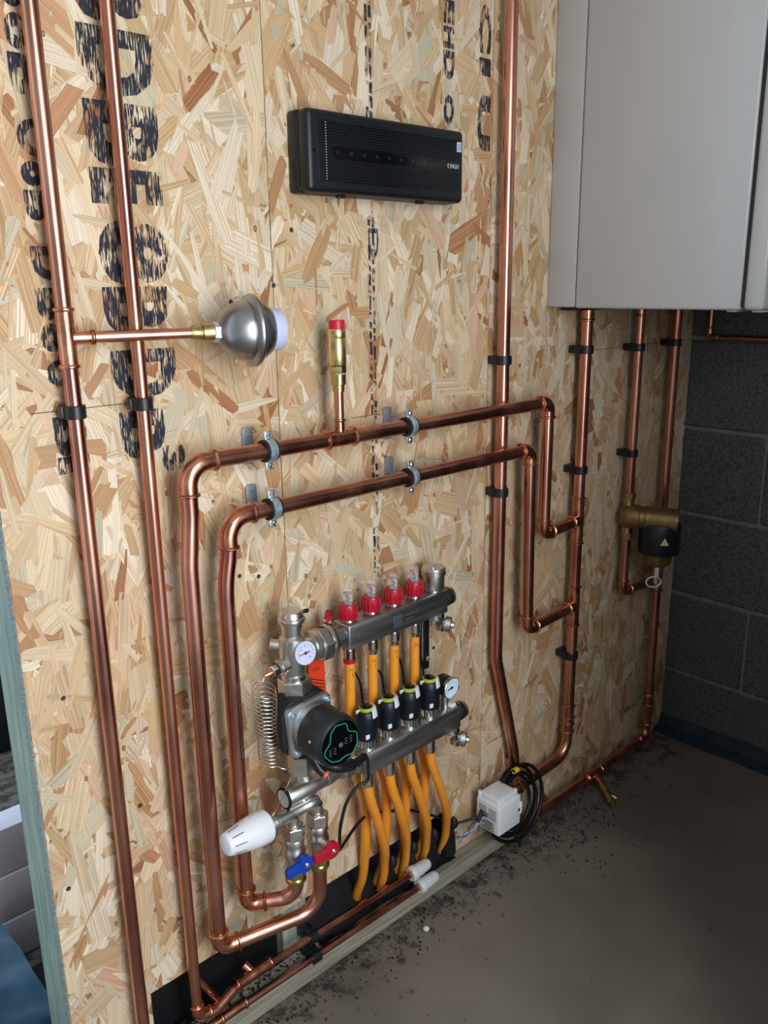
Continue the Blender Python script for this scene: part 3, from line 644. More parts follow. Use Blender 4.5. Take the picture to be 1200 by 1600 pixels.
MB().box((hx1-.0208, -.0588, hz1-.0362), (hx1-.0132, -.0584, hz1-.0228)).build('printed_patch', 'sticker_blue', st)
for x in (hx0+.013, hx1-.0115): MB().lathe([(0, .0022), (.0006, .0026), (.0007, 0)], (x, -.0558, zc), (0, -1, 0), 12).build('cover_screw', 'gloss_black', fc)
for x in (hx0+.075, hx1-.11): MB().box((x, -.042, hz0-.005), (x+.016, -.032, hz0+.002), .001).build('foot', 'black_plastic', p)

# ================================================================== BOILER
bx0, bx1, bz0, bz1 = 1.630, 2.26, 1.353, 2.34
p = thing('boiler', 'large pale grey wall boiler casing above the copper risers', 'boiler', (bx0, 0, bz0))
MB().box((bx0, -.0765, bz0), (bx1, -.0025, bz1), .004, 2).build('rear_frame', 'boiler', p)
MB().box((bx0-.001, -.4545, bz0-.002), (bx1, -.0785, bz1), .006, 3).build('casing', 'boiler', p)
MB().box((bx0+.004, -.466, bz0+.004), (bx1-.004, -.452, bz1-.004)).build('door_gap', 'boiler_gap', p)
MB().box((bx0-.001, -.500, bz0-.002), (bx1+.001, -.4605, bz1), .009, 4).build('front_door', 'boiler', p)
MB().box((1.66, -.075, bz0-.008), (2.22, -.02, bz0+.002)).build('base_rail', 'boiler_gap', p)
for q in ((1.70, -.43), (1.70, -.48)): MB().box((q[0]-.05, q[1]-.01, bz0-.006), (q[0], q[1]+.01, bz0+.001), .001).build('hinge', 'silver_grey', p)
MB().cyl((2.07, -.05, bz0-.012), (2.07, -.05, bz0+.002), .008, 12).build('port_stub', 'white_fit', p)

# ================================================================== MANIFOLD
UY, UZ = -.061, .766; LY, LZ = -.101, .5125; X0, X1 = .938, 1.213
def bar(p, y, z): return MB().box((X0, y-.024, z-.025), (X1, y+.024, z+.025), .0045, 3).build('bar', 'steel', p)
def endcap(p, y, z):
    c = MB().lathe([(0, .012), (0, .018), (.004, .0185), (.007, .0185)], (X1-.002, y, z), (1, 0, 0), 28).build('end_collar', 'chrome', p)
    MB().lathe([(.007, .0190), (.010, .0205), (.022, .0205), (.024, .019)], (X1-.002, y, z), (1, 0, 0), 28).build('gasket', 'rubber', p)
    MB().lathe([(.013, .0212), (.016, .0212), (.016, .0205)], (X1-.002, y, z), (1, 0, 0), 28).build('ring', 'chrome', p)
    MB().lathe([(.024, .0195), (.031, .0195), (.033, .017), (.033, .013), (.028, .012), (.028, 0)], (X1-.002, y, z), (1, 0, 0), 28).build('end_plug', 'nickel', p)
def drain(p, x, y, z):
    MB().cyl((x, y, z+.002), (x, y, z-.018), .0115, 18).build('drain_nipple', 'nickel', p)
    MB().hexn((x-.004, y-.010, z-.026), (x-.002, y-.026, z-.028), .0115).build('drain_nut', 'chrome', p)
    b = MB().lathe([(0, .010), (.016, .0115), (.024, .0115)], (x, y, z-.024), (.6, -.8, -.12), 18).build('drain_body', 'nickel', p)
    MB().lathe([(.021, .015), (.023, .0170), (.033, .0170), (.035, .015), (.035, .008), (.040, .007), (.040, 0)], (x, y, z-.024), (.6, -.8, -.12), 20).build('drain_cap', 'nickel', p)
    c = V((x, y, z-.024))+V((.6, -.8, -.12)).normalized()*.016
    MB().tube([c+V((.021*math.cos(a)*.8, .021*math.cos(a)*.6, .021*math.sin(a)+.004)) for a in [math.radians(-60+30*k) for k in range(11)]], .0022, 8).build('cap_strap', 'rubber', p)
# upper bar
FXs = [.958+.0593*i for i in range(4)]; AXs = [.9625+.0587*i for i in range(4)]
p = thing('flow_manifold', 'upper steel manifold bar with four red flow meters and an air vent', 'manifold', (X0, UY, UZ))
b = bar(p, UY, UZ); endcap(p, UY, UZ); drain(p, 1.197, UY, UZ-.025)
MB().box((1.055, UY-.0247, UZ-.012), (1.078, UY-.0240, UZ+.012)).build('printed_square', 'alu', b)
m = MB().box((1.085, UY-.0246, UZ+.004), (1.125, UY-.0241, UZ+.007)).box((1.085, UY-.0246, UZ-.005), (1.112, UY-.0241, UZ-.002)); m.build('printed_lines', 'alu', b)
MB().prism([(-.002, .008), (.002, .008), (.002, 0), (.005, 0), (0, -.007), (-.005, 0), (-.002, 0)], (.962, UY-.0241, UZ), (1, 0, 0), (0, 0, 1), (0, -.0004, 0)).build('arrow_mark', 'alu', b)
for x in FXs:
    z = UZ+.025
    f = MB().lathe([(0, .0135), (.004, .0135), (.007, .0115), (.012, .0115), (.012, 0)], (x, UY, z-.001), (0, 0, 1), 24).build('meter_base', 'chrome', p)
    m = MB(); n = 30; prof = [(.005, .0), (.005, .0168), (.007, .0180), (.022, .0180)]
    m.lathe(prof, (x, UY, z), (0, 0, 1), n)
    m.lathe([(.022, .0180), (.032, .0175), (.035, .0163), (.035, .0105), (.030, .0100), (.030, 0)], (x, UY, z), (0, 0, 1), n)
    for k in range(15):
        a = 2*math.pi*k/15; q = V((x+.0178*math.cos(a), UY+.0178*math.sin(a), z)); m.box(q+V((-.0012, -.0012, .009)), q+V((.0012, .0012, .031)), .0005, 1)
    m.build('red_collar', 'red_plastic', p)
    t = MB().lathe([(.028, .0092), (.060, .0092), (.064, .0076), (.065, 0)], (x, UY, z), (0, 0, 1), 22).build('sight_glass', 'clear', p)
    MB().lathe([(.028, 0), (.028, .0040), (.056, .0040), (.057, 0)], (x, UY, z), (0, 0, 1), 12).build('indicator', 'black_plastic', t)
    m = MB()
    for k in range(6): m.lathe([(.034+k*.0042, .0078), (.0352+k*.0042, .0078)], (x, UY, z), (0, 0, 1), 6, (1, 0, 0), math.radians(-190 if k % 2 else -110), math.radians(50))
    m.build('scale', 'paper', t)
    MB().lathe([(.054, .0080), (.0570, .0080)], (x, UY, z), (0, 0, 1), 16).build('top_mark', 'red_plastic', t)
    pt = MB().lathe([(0, .0105), (-.008, .0105), (-.008, .0128), (-.026, .0128), (-.027, .0120), (-.036, .0112)], (x, UY, UZ-.025), (0, 0, 1), 26).build('port', 'chrome', p)
MB().lathe([(-.027, .0125), (-.036, .0125), (-.037, .0110)], (FXs[0], UY, UZ-.025), (0, 0, 1), 24).build('red_ring', 'red_plastic', p)
xv = 1.193
MB().lathe([(0, .018), (.004, .018), (.004, .0215), (.006, .0228), (.034, .0228), (.035, .024)], (xv, UY, UZ+.025), (0, 0, 1), 32).build('vent_body', 'nickel', p)
vt = MB().lathe([(.035, .0265), (.046, .0265), (.0465, .0250), (.050, .0245), (.0512, .0230), (.0515, 0)], (xv, UY, UZ+.025), (0, 0, 1), 10).build('vent_cap', 'nickel', p)
MB().cyl((xv-.008, UY-.006, UZ+.075), (xv-.008, UY-.006, UZ+.084), .0028, 12).build('vent_pin', 'chrome', vt)
# bracket
p = thing('manifold_bracket', 'dark steel strap bracket holding both manifold bars at their right end', 'bracket', (1.200, -.003, .45))
MB().box((1.188, -.0085, .44), (1.212, -.0025, .765), .002).build('wall_plate', 'galv', p)
MB().box((1.190, -.036, .60), (1.206, -.032, .745), .001).build('strap', 'black_plastic', p)
for z in (UZ, LZ): MB().box((1.192, (UY if z == UZ else LY)+.022, z-.020), (1.208, -.006, z+.020), .002).build('arm', 'steel', p)
MB().hexn((1.198, -.037, .625), (1.198, -.042, .625), .006).build('bolt', 'zinc', p)
# lower bar
p = thing('return_manifold', 'lower steel manifold bar carrying four dark actuators and a gauge', 'manifold', (X0, LY, LZ))
bar(p, LY, LZ); endcap(p, LY, LZ); drain(p, 1.200, LY-.004, LZ-.025)
for x in AXs:
    MB().lathe([(0, .0105), (-.008, .0105), (-.008, .0128), (-.026, .0128), (-.030, .0130), (-.036, .0125), (-.037, .010)], (x, LY, LZ-.025), (0, 0, 1), 26).build('port', 'chrome', p)
for i, x in enumerate(AXs):
    a = thing('valve_actuator', ['dark actuator nearest the pump face, first of four on the lower bar', 'second dark actuator from the pump on the lower bar', 'third dark actuator from the pump on the lower bar', 'dark actuator nearest the pressure gauge, last of four on the lower bar'][i], 'actuator', (x, LY, LZ+.025), 'thermal actuators on the lower bar')
    z = LZ+.025; m = MB(); m.lathe([(0, 0), (0, .0185), (.002, .0192), (.020, .0192), (.021, .018), (.021, 0)], (x, LY, z), (0, 0, 1), 30)
    for k in range(22):
        t = 2*math.pi*k/22; q = V((x+.0190*math.cos(t), LY+.0190*math.sin(t), z)); m.box(q+V((-.0010, -.0010, .004)), q+V((.0010, .0010, .0195)))
    m.build('nut', 'chrome', a)
    bd = MB().lathe([(.0195, .0), (.0195, .0205), (.023, .0228), (.064, .0222), (.074, .0214), (.0790, .0185), (.0795, .012), (.0795, 0)], (x, LY, z), (0, 0, 1), 32).build('body', 'navy', a)
    MB().box((x-.018, LY-.0205, z+.028), (x-.004, LY-.0172, z+.037), .0006).build('label_patch', 'paper', bd)
    MB().lathe([(.074, .0140), (.085, .0140), (.086, .0132), (.086, .0112), (.083, .0110)], (x, LY, z), (0, 0, 1), 28).build('green_ring', 'green', a)
    MB().lathe([(.078, .0118), (.0868, .0118), (.0875, .0108), (.0875, 0)], (x, LY, z), (0, 0, 1), 24).build('indicator_button', 'gloss_black', a)
    MB().lathe([(.068, .0226), (.084, .0195), (.086, .0148), (.078, .0148), (.068, .0226)], (x, LY, z), (0, 0, 1), 12, (1, 0, 0), math.radians(-95), math.radians(110)).build('white_clip', 'white_plastic', a)
    MB().box((x-.0215, LY+.002, z+.075), (x-.0120, LY+.007, z+.082), .001).build('clip_tab', 'white_plastic', a)
    # cable from the rear of each actuator
    c = MB().tube(smooth([(x, LY+.020, z+.026), (x+.004, LY+.040, z+.030), (x+.006, LY+.060, z+.075+.014*(i % 2)), (x+.026, LY+.072, z+.125-.02*(i % 2)), (x+.046, LY+.068, z+.090), (x+.046, LY+.058, z+.0), (x+.04, -.04, z-.08)]), .0024, 8).build('cable', 'cable', a)
MB.rs = 1.14
# gauge on the lower bar
gx, gz = 1.187, .588
p = thing('pressure_gauge', 'small round pressure gauge at the right end of the lower bar', 'gauge', (gx, LY, LZ+.025))
MB().cyl((gx, LY, LZ+.022), (gx, LY, gz-.012), .0075, 16).build('stem', 'nickel', p)
MB().lathe([(0, 0), (0, .016), (.006, .0195), (.032, .0195)], (gx, LY+.018, gz), (0, -1, 0), 32).build('can', 'black_plastic', p)
MB().lathe([(.030, .0195), (.032, .0208), (.038, .0208), (.039, .0195), (.036, .0185)], (gx, LY+.018, gz), (0, -1, 0), 36).build('bezel', 'chrome', p)
d = MB().lathe([(.0355, .019), (.0358, 0)], (gx, LY+.018, gz), (0, -1, 0), 32).build('dial', 'dial_white', p)
m = MB().prism([(-.012, -.0008), (.006, -.0014), (.006, .0014), (-.012, .0008)], (gx, LY-.0180, gz), (1, 0, .15), (-.15, 0, 1), (0, -.0008, 0)); m.lathe([(0, .0026), (.001, .0026), (.001, 0)], (gx, LY-.018, gz), (0, -1, 0), 12); m.build('needle', 'gloss_black', d)
m = MB()
for k in range(11):
    a = math.radians(-220+k*26); m.box(V((gx+.0155*math.cos(a), LY-.0183, gz-.0155*math.sin(a)))-V((.0007, 0, .0007)), V((gx+.0155*math.cos(a), LY-.0179, gz-.0155*math.sin(a)))+V((.0007, 0, .0007)))
m.build('tick_marks', 'dark_print', d)
MB().box((1.190, LY-.016, LZ+.0245), (1.206, LY+.004, LZ+.034), .003).build('white_spacer', 'white_plastic', p)
MB.rs = 1.14
# ---- mixing head + union at the left of the upper bar
MX, MY = .812, -.078
p = thing('mixing_valve', 'nickel mixing valve body with union, air vent and thermometer above the pump', 'valve', (MX, MY, .735))
MB().lathe([(.0, .016), (.006, .0185), (.010, .0205), (.060, .0215), (.075, .0205), (.080, .016), (.080, 0)], (MX, MY, .733), (0, 0, 1), 30).build('body', 'nickel', p)
MB().lathe([(0, .015), (.028, .0165), (.046, .0175), (.048, .0235), (.056, .0240), (.058, .022)], (MX+.005, MY+.006, .770), (1, .11, -.02), 28).build('side_port', 'nickel', p)
MB().hexn((.872, UY-.006, UZ+.001), (.897, UY-.003, UZ), .0285, .25).build('union_nut', 'nickel', p)
MB().lathe([(0, .0275), (.006, .0290), (.010, .0280), (.010, .022)], (.897, UY-.002, UZ), (1, 0, 0), 30).build('union_collar', 'nickel', p)
MB().lathe([(0, .0245), (.006, .0245)], (.907, UY, UZ), (1, 0, 0), 30).build('union_seal', 'rubber', p)
MB().lathe([(.004, .0195), (.034, .0195)], (.907, UY, UZ), (1, 0, 0), 30).build('union_neck', 'steel', p)
MB().lathe([(0, .009), (.030, .009), (.031, .006), (.031, 0)], (MX-.006, MY+.008, .790), (-.75, .65, .12), 18).build('rear_stub', 'nickel', p)
MB().lathe([(0, .012), (.022, .0115), (.022, .0135), (.026, .0135), (.026, .011), (.032, .011)], (MX-.008, MY-.004, .762), (-1, -.05, -.06), 22).build('probe_port', 'nickel', p)
pn = MB().hexn(V((MX-.040, MY-.006, .760)), V((MX-.051, MY-.006, .759)), .0095).build('probe_nut', 'chrome', p)
MB().lathe([(0, .0065), (.006, .0060), (.018, .0025), (.019, 0)], (MX-.050, MY-.006, .759), (-1, -.05, -.1), 16).build('probe_tip', 'copper_fit', p)
# air vent on top
av = MB().lathe([(-.004, .0150), (.004, .0160), (.022, .0168), (.024, .0170), (.025, .0205), (.029, .0218), (.033, .0208), (.034, .0190), (.043, .0184), (.046, .016), (.047, 0)], (MX, MY, .812), (0, 0, 1), 34).build('air_vent', 'nickel', p)
MB().box((MX+.006, MY-.008, .848), (MX+.026, MY-.002, .8535), .001).build('vent_lever', 'chrome', av); MB().cyl((MX+.024, MY-.005, .851), (MX+.034, MY-.005, .850), .0035, 12).build('vent_screw', 'black_plastic', av)
# thermometer dial
d = V((-.10, -.98, .18)).normalized(); q = V((MX+.006, MY-.020, .783))
MB().lathe([(0, .008), (.006, .008), (.006, .0185), (.012, .0190)], q, d, 30).build('thermometer_case', 'silver_grey', p)
dl = MB().lathe([(.0115, .0185), (.0118, 0)], q, d, 30).build('thermometer_dial', 'dial_face', p)
ux, uy, _ = frame(d, (1, 0, 0)); uz = V((0, 0, 1)); uz = (uz-d*uz.dot(d)).normalized(); ux = uz.cross(d)
if ux.x < 0: ux = -ux
c = q+d*.0120
MB().prism([(-.0145, -.0006), (.009, -.0012), (.009, .0012), (-.0145, .0006)], c, (ux+uz*.12).normalized(), uz, d*.0006).build('needle', 'red_plastic', dl)
MB().lathe([(0, .0024), (.001, .0024), (.001, 0)], c, d, 12).build('needle_hub', 'dark_print', dl)
m = MB()
for k in range(9):
    a = math.radians(200-k*27); e = c+ux*.0155*math.cos(a)+uz*.0155*math.sin(a); m.box(e-V((.0006, .0004, .0006)), e+V((.0006, .0004, .0006)))
for s_, (a, b) in zip('248', ((-.009, .006), (-.001, .010), (.007, -.010))): put_text(m, s_, .005, lambda u_, v_, a=a, b=b: c+ux*(a+u_)+uz*(b+v_)+d*.0002)
m.build('numerals', 'ink_blue', dl)
MB.rs = 1.0
# clamp tab behind the union
p = thing('bracket_clamp', 'upright chrome clamp tab with red lining behind the union nut', 'bracket', (.915, -.05, .78))
poly = [(-.010, -.030), (.010, -.030)]+[(.010*math.cos(a), .012+.010*math.sin(a)) for a in [math.pi*k/8 for k in range(9)]]
MB().prism(poly, (.917, -.046, .800), (1, 0, 0), (0, 0, 1), (0, -.0035, 0), .0008).build('tab', 'chrome', p)
MB().prism([(x*.68, y*.8) for x, y in poly], (.917, -.0497, .801), (1, 0, 0), (0, 0, 1), (0, -.001, 0)).build('lining', 'red_plastic', p)
MB().hexn((.917, -.0505, .795), (.917, -.060, .795), .0065).build('bolt', 'chrome', p)
# paper tag
p = thing('date_tag', 'orange paper tag with handwritten date hanging under the union nut', 'tag', (.885, -.045, .77))
pl = [(-.018, -.118), (.028, -.132), (.022, .004), (-.010, .004)]
MB().prism(pl, (.889, -.038, .755), (1, 0, 0), (0, 0, 1), (0, -.0006, 0)).build('card', 'orange_tag', p)
m = MB(); put_text(m, '1/7/25', .0105, lambda a, b: (.8800+a*.80, -.0389, .702+b-a*.10)); m.build('handwriting', 'dark_print', p)
m = MB()
for k in range(4): m.add([(.878, -.0389, .690-k*.007), (.912, -.0389, .674-k*.007), (.912, -.0389, .672-k*.007), (.878, -.0389, .688-k*.007)], [(0, 1, 2, 3)])
m.build('printed_lines', 'dark_print', p)
# ---- pump
PX, PZ = .813, .650
p = thing('circulator_pump', 'black circulator pump with glossy round face and grey flange', 'pump', (PX, MY, PZ-.06))
MB().hexn((PX, MY, .700), (PX, MY, .728), .0305, .35, (1, 0, 0)).build('upper_nut', 'nickel', p)
MB().cyl((PX, MY, .725), (PX, MY, .738), .0232, 26).build('upper_neck', 'chrome', p)
MB().hexn((PX, MY-.008, .540), (PX, MY-.008, .578), .0240, .35, (1, 0, 0)).build('lower_nut', 'nickel', p)
MB().lathe([(0, .0), (0, .0185), (.010, .0175), (.022, .0160), (.030, .0160)], (PX, MY-.010, .542), (0, -.35, -1), 24).build('lower_neck', 'nickel', p)
oct_ = []
for k in range(28):
    a = 2*math.pi*k/28; rr = .0600+.0055*math.cos(4*(a-math.pi/4)); oct_.append((rr*math.cos(a), rr*math.sin(a)))
MB().prism(oct_, (PX, MY+.012, PZ), (1, 0, 0), (0, 0, 1), (0, -.044, 0), .006).build('insulation_shell', 'rubber', p)
sq = []
for cx, cz, a0 in ((.039, .039, 0), (-.039, .039, 90), (-.039, -.039, 180), (.039, -.039, 270)):
    for k in range(5): a = math.radians(a0+90*k/4); sq.append((cx+.009*math.cos(a), cz+.009*math.sin(a)))
R_ = Matrix.Rotation(math.radians(4), 2); sq = [tuple(R_@V(q)) for q in sq]
fg = MB().prism(sq, (PX, MY-.032, PZ), (1, 0, 0), (0, 0, 1), (0, -.014, 0), .0025).build('flange', 'alu', p)
for sx in (-1, 1):
    for sz in (-1, 1):
        q = R_@V((sx*.0385, sz*.0385))
        MB().lathe([(0, .0058), (.005, .0058), (.006, .0048), (.006, .0030), (.002, .0028), (.002, 0)], (PX+q.x, MY-.046, PZ+q.y), (0, -1, 0), 14).build('bolt', 'zinc', fg)
MB().lathe([(0, .041), (.014, .0425), (.030, .0425)], (PX, MY-.046, PZ), (0, -1, 0), 40).build('motor_can', 'alu', p)
m = MB(); m.lathe([(.018, .0428), (.018, .0470), (.021, .0482), (.068, .0475), (.074, .0460), (.078, .0432), (.079, .0420), (.079, 0)], (PX, MY-.046, PZ), (0, -1, 0), 44)
hd = m.build('motor_head', 'motor_plastic', p)
FYp = MY-.046-.0792
MB().lathe([(0, .0408), (.0012, .0402), (.0014, 0)], (PX, FYp, PZ), (0, -1, 0), 44).build('face_plate', 'gloss_black', hd)
gp = [(-.010, .033), (.012, .030), (.016, .014), (.027, .010), (.034, .006), (.034, -.014), (.024, -.028), (.008, -.026), (-.004, -.030), (-.020, -.026), (-.034, -.010), (-.032, -.002), (-.022, .008), (-.020, .024)]
gl = [V((PX+a*1.08, FYp-.0014, PZ+b*1.10)) for a, b in gp]; gl2 = fillet(gl+[gl[0]], .006, 4)
MB().tube(gl2, .0011, 6).build('green_outline', 'teal', hd)
MB().lathe([(0, .0048), (.0008, .0046), (.001, .003), (.001, 0)], (PX, FYp-.0012, PZ-.004), (0, -1, 0), 20).build('button', 'alu', hd)
m = MB()
for col, dx in ((0, -.026), (1, -.016), (2, .009), (3, .020)):
    for k in range(3):
        for t in range(2): m.box((PX+dx+t*.0030, FYp-.0018, PZ-.006-k*.0048+.010*(col > 1)), (PX+dx+t*.0030+.0018, FYp-.0012, PZ-.006-k*.0048+.0011+.010*(col > 1)))
m.build('display_marks', 'grey_print', hd)['kind'] = 'stuff'
MB().lathe([(0, .0026), (.0006, .0022), (.0007, 0)], (PX-.0470, MY-.10, PZ+.010), (-1, -.05, .2), 12).build('vent_hole', 'silver_grey', hd)
# electrical plug under the pump head
pc = MB().tube([(PX-.010, MY-.052, .600), (PX-.002, MY-.066, .572), (PX+.003, MY-.074, .565)], .0095, 14).build('plug_housing', 'black_plastic', p)
MB().tube([(PX+.0025, MY-.0735, .5655), (PX+.0055, MY-.0785, .5615)], .0078, 14).build('plug_end', 'orange_plug', pc)
MB().tube(smooth([(PX+.004, MY-.060, .582), (PX+.034, MY-.078, .566), (PX+.072, MY-.076, .556), (PX+.108, MY-.066, .552)]), [.011]*8+[.0105]*8+[.008]*8+[.006], 14).build('plug_lead', 'black_plastic', p)
MB.rs = 1.16
# ---- lower mixing block, thermostat head and shut-off valves
p = thing('return_block', 'nickel lower valve block of two parallel tubes under the pump', 'valve', (.80, -.105, .47))
T1Y, T1Z = -.100, .514
MB().lathe([(0, .0150), (.003, .0162), (.060, .0162), (.062, .0140), (.090, .0132), (.091, .0142), (.106, .0135), (.107, .0125), (.120, .0120), (.180, .0120)], (.765, T1Y, T1Z), (1, 0, 0), 28).build('main_tube', 'nickel', p)
e = MB().lathe([(0, .0170), (.0045, .0170), (.0045, .0145)], (.7605, T1Y, T1Z), (1, 0, 0), 26).build('end_seal', 'rubber', p)
MB().lathe([(0, 0), (.0008, .011), (0, .013), (0, .0145)], (.7600, T1Y, T1Z), (1, 0, 0), 20).build('end_screw', 'silver_grey', p)
MB().hexn((.895, T1Y, T1Z), (.918, T1Y, T1Z), .0185).build('union_nut', 'nickel', p)
MB().lathe([(0, .0150), (.004, .0175), (.022, .0175)], (.918, T1Y, T1Z), (1, 0, 0), 26).build('union_neck', 'chrome', p)
T2Y, T2Z = -.112, .486
MB().lathe([(0, .0105), (.032, .0105), (.033, .0096), (.070, .0096), (.071, .0100), (.090, .0100), (.096, .0085), (.099, .004), (.0995, 0)], (.733, T2Y, T2Z), (1, 0, 0), 26).build('side_tube', 'nickel', p)
MB().lathe([(0, .0135), (.010, .0138), (.011, .0125), (.013, .0125), (.013, .0145), (.020, .0145), (.021, .012)], (.715, T2Y, T2Z), (1, 0, 0), 24).build('head_collar', 'nickel', p)
MB().tube([(.80, T1Y+.002, T1Z-.008), (.80, T2Y, T2Z)], .008, 14).build('bridge', 'nickel', p)
BVX, RVX = .771, .826
def ballvalve(x, colr, label, hub_dy, hub_dz):
    y = T2Y; p = thing('ball_valve', label, 'valve', (x, y, .34))
    MB().lathe([(0, .0095), (.018, .0095), (.019, .0125), (.022, .0130)], (x, y, T2Z-.006), (0, 0, -1), 22).build('tail', 'nickel', p)
    MB().hexn((x, y, T2Z-.026), (x, y, T2Z-.050), .0185, .4, (1, 0, 0)).build('union_nut', 'nickel', p)
    MB().lathe([(0, .0160), (.003, .0172), (.012, .0172), (.014, .0155), (.022, .0160), (.026, .0178), (.042, .0178), (.046, .0165), (.052, .0160), (.064, .0165), (.066, .0150)], (x, y, T2Z-.050), (0, 0, -1), 28).build('body', 'nickel', p)
    MB().hexn((x, y, .372), (x, y, .352), .0165, .4, (1, 0, 0)).build('brass_nut', 'brass', p)
    MB().lathe([(0, .0148), (.003, .0172), (.008, .0172), (.010, .0150), (.014, .0145)], (x, y, .354), (0, 0, -1), 24).build('brass_socket', 'brass', p)
    hz = T2Z-hub_dz; hy = y-hub_dy
    MB().cyl((x, y-.012, hz), (x, hy+.004, hz), .0075, 16).build('stem', 'nickel', p)
    out = [(.0125*math.cos(a), .0125*math.sin(a)) for a in [math.radians(-70+20*k) for k in range(12)]]+[(-.012, .0075), (-.018, .0062), (-.040, .0058), (-.043, .003), (-.043, -.0055), (-.040, -.0080), (-.018, -.0085), (-.006, -.0122)]
    out = [(a*1.22, b*1.3) if a > -.013 else (a*.96, b*1.2) for a, b in out]
    h = MB().prism(out, (x, hy+.005, hz), (1, 0, 0), (0, 0, 1), (0, -.012, 0), .002).build('handle', colr, p)
    MB().lathe([(0, .0050), (.002, .0050), (.003, .004), (.003, .0018), (.001, .0016), (.001, 0)], (x, hy-.007, hz), (0, -1, 0), 14).build('handle_screw', 'chrome', h)
ballvalve(BVX, 'blue_plastic', 'shut-off valve with blue handle feeding the inner copper loop', .030, .090)
ballvalve(RVX, 'red_plastic', 'shut-off valve with red handle feeding the outer copper loop', .040, .084)
p = thing('thermostat_head', 'white tapered thermostat head with a coiled capillary', 'thermostat', (.715, T2Y, T2Z))
hp = MB().lathe([(0, 0), (0, .0225), (.003, .0250), (.020, .0255), (.030, .0250), (.050, .0225), (.072, .0192), (.084, .0172), (.087, .0155), (.088, .013), (.0885, 0)], (.714, T2Y, T2Z+.003), (-1, -.02, .05), 40).build('knob', 'white_plastic', p)
m = MB()
for k in range(9):
    a = 2*math.pi*k/9+.1; e = V((0, math.cos(a), math.sin(a)))
    a0 = V((.714-.058, T2Y-.001, T2Z+.0059))+e*.0249; a1 = V((.714-.079, T2Y-.002, T2Z+.0069))+e*.0211; m.tube([a0, a1], .0007, 6)
m.build('grip_slots', 'ink_blue', hp)
m = MB(); put_text(m, '5', .006, lambda a, b: (.714-.030+a, T2Y-.0257+(.5*(b+.006)**2)/.025, T2Z+.009+b)); m.build('numeral', 'grey_print', hp)
MB.rs = 1.0
hx, hy = .742, MY-.012
cp = [V((MX-.066, MY-.006, .757)), V((MX-.073, MY-.010, .750))]
N_ = 19; zt, zb_ = .742, .592
hel = []
for k in range(N_*20+1):
    t = k/(N_*20); a = 2*math.pi*N_*t+2.2; R = .0185*(1+.08*math.sin(9*t)+.12*(1-t)**6); z = zt-(zt-zb_)*(t**.92)
    hel.append(V((hx+R*math.cos(a)-.004*(1-t)+.002*t, hy+R*math.sin(a), z+.004*math.sin(a)*(1+2*(1-t)**8))))
end = smooth([hel[-1], (hx+.012, hy-.022, .584), (hx+.034, hy-.020, .572), (hx+.026, hy-.014, .540), (.722, T2Y-.016, .520), (.710, T2Y-.012, .508)], 8)
MB().tube(cp+hel+end[1:], .0008, 6).build('capillary_coil', 'nickel', p)

# ================================================================== ORANGE TUBES
rt_ = .0102
def otube(pts, label, txt=None):
    p = thing('heating_tube', label, 'tube', pts[0], 'orange underfloor heating tubes')
    c = smooth(pts, 7); MB().tube(c, rt_, 18).build('tube', 'orange_tube', p)
    if txt:
        x, y, z = pts[0]; m = MB(); ph = math.radians(-112)
        def fn(a, b):
            an = ph+(b-.0045)/rt_*.9; return V((x+(rt_+.0002)*math.cos(an), y+(rt_+.0002)*math.sin(an), z-.014-a))
        put_text(m, txt, .0125, fn); m.build('handwriting', 'dark_print', p)
    return p
sl = ['first', 'second', 'third', 'fourth']
for i, x in enumerate(FXs):
    dx_ = ((.040, .058), (.040, .060), (.040, .066), (.040, .072))[i]
    otube([(x, UY, UZ-.056), (x, UY, .60), (x+.008, UY+.003, .48), (x+dx_[0], -.052, .38), (x+dx_[0]+.012, -.036, .26), (x+dx_[1]+.012, -.004, .15), (x+dx_[1]+.020, .026, .08), (x+dx_[1]+.02, .034, .03)],
          'orange tube from the %s red flow meter, passing behind the lower bar' % sl[i], ('KIT', 'KIT', 'KIT', 'LC')[i])
for i, x in enumerate(AXs):
    x2 = x+.132+.010*i; k_ = x2-x
    otube([(x, LY, LZ-.056), (x+.06*k_, LY+.002, .415), (x+.30*k_, LY+.014, .335), (x+.60*k_, LY+.040, .245), (x+.82*k_, LY+.072, .175), (x+.96*k_, -.004, .110), (x2, .014, .055)],
          'orange tube below the %s actuator, curving in front to the floor' % sl[i])
    # dark torn sleeve where the tube enters the floor
    q = V((x+.86*k_+.013, -.036, .165))
    m = MB(); m.tube(smooth([q+V((-.002, 0, .020)), q, q+V((.004, .010, -.018)), q+V((.016, .030, -.055)), q+V((.022, .042, -.110))], 4), [.002, .006, .0085, .0100, .0105, .0105, .0098, .0080, .0072, .0080, .0095, .012, .015, .017, .019, .021, .022], 12)
    s_ = m.build('pipe_sleeve', 'rubber'); tag(s_, 'torn black sleeve at the foot of the %s front orange tube' % sl[i], 'sleeve', 'black sleeves at the floor')

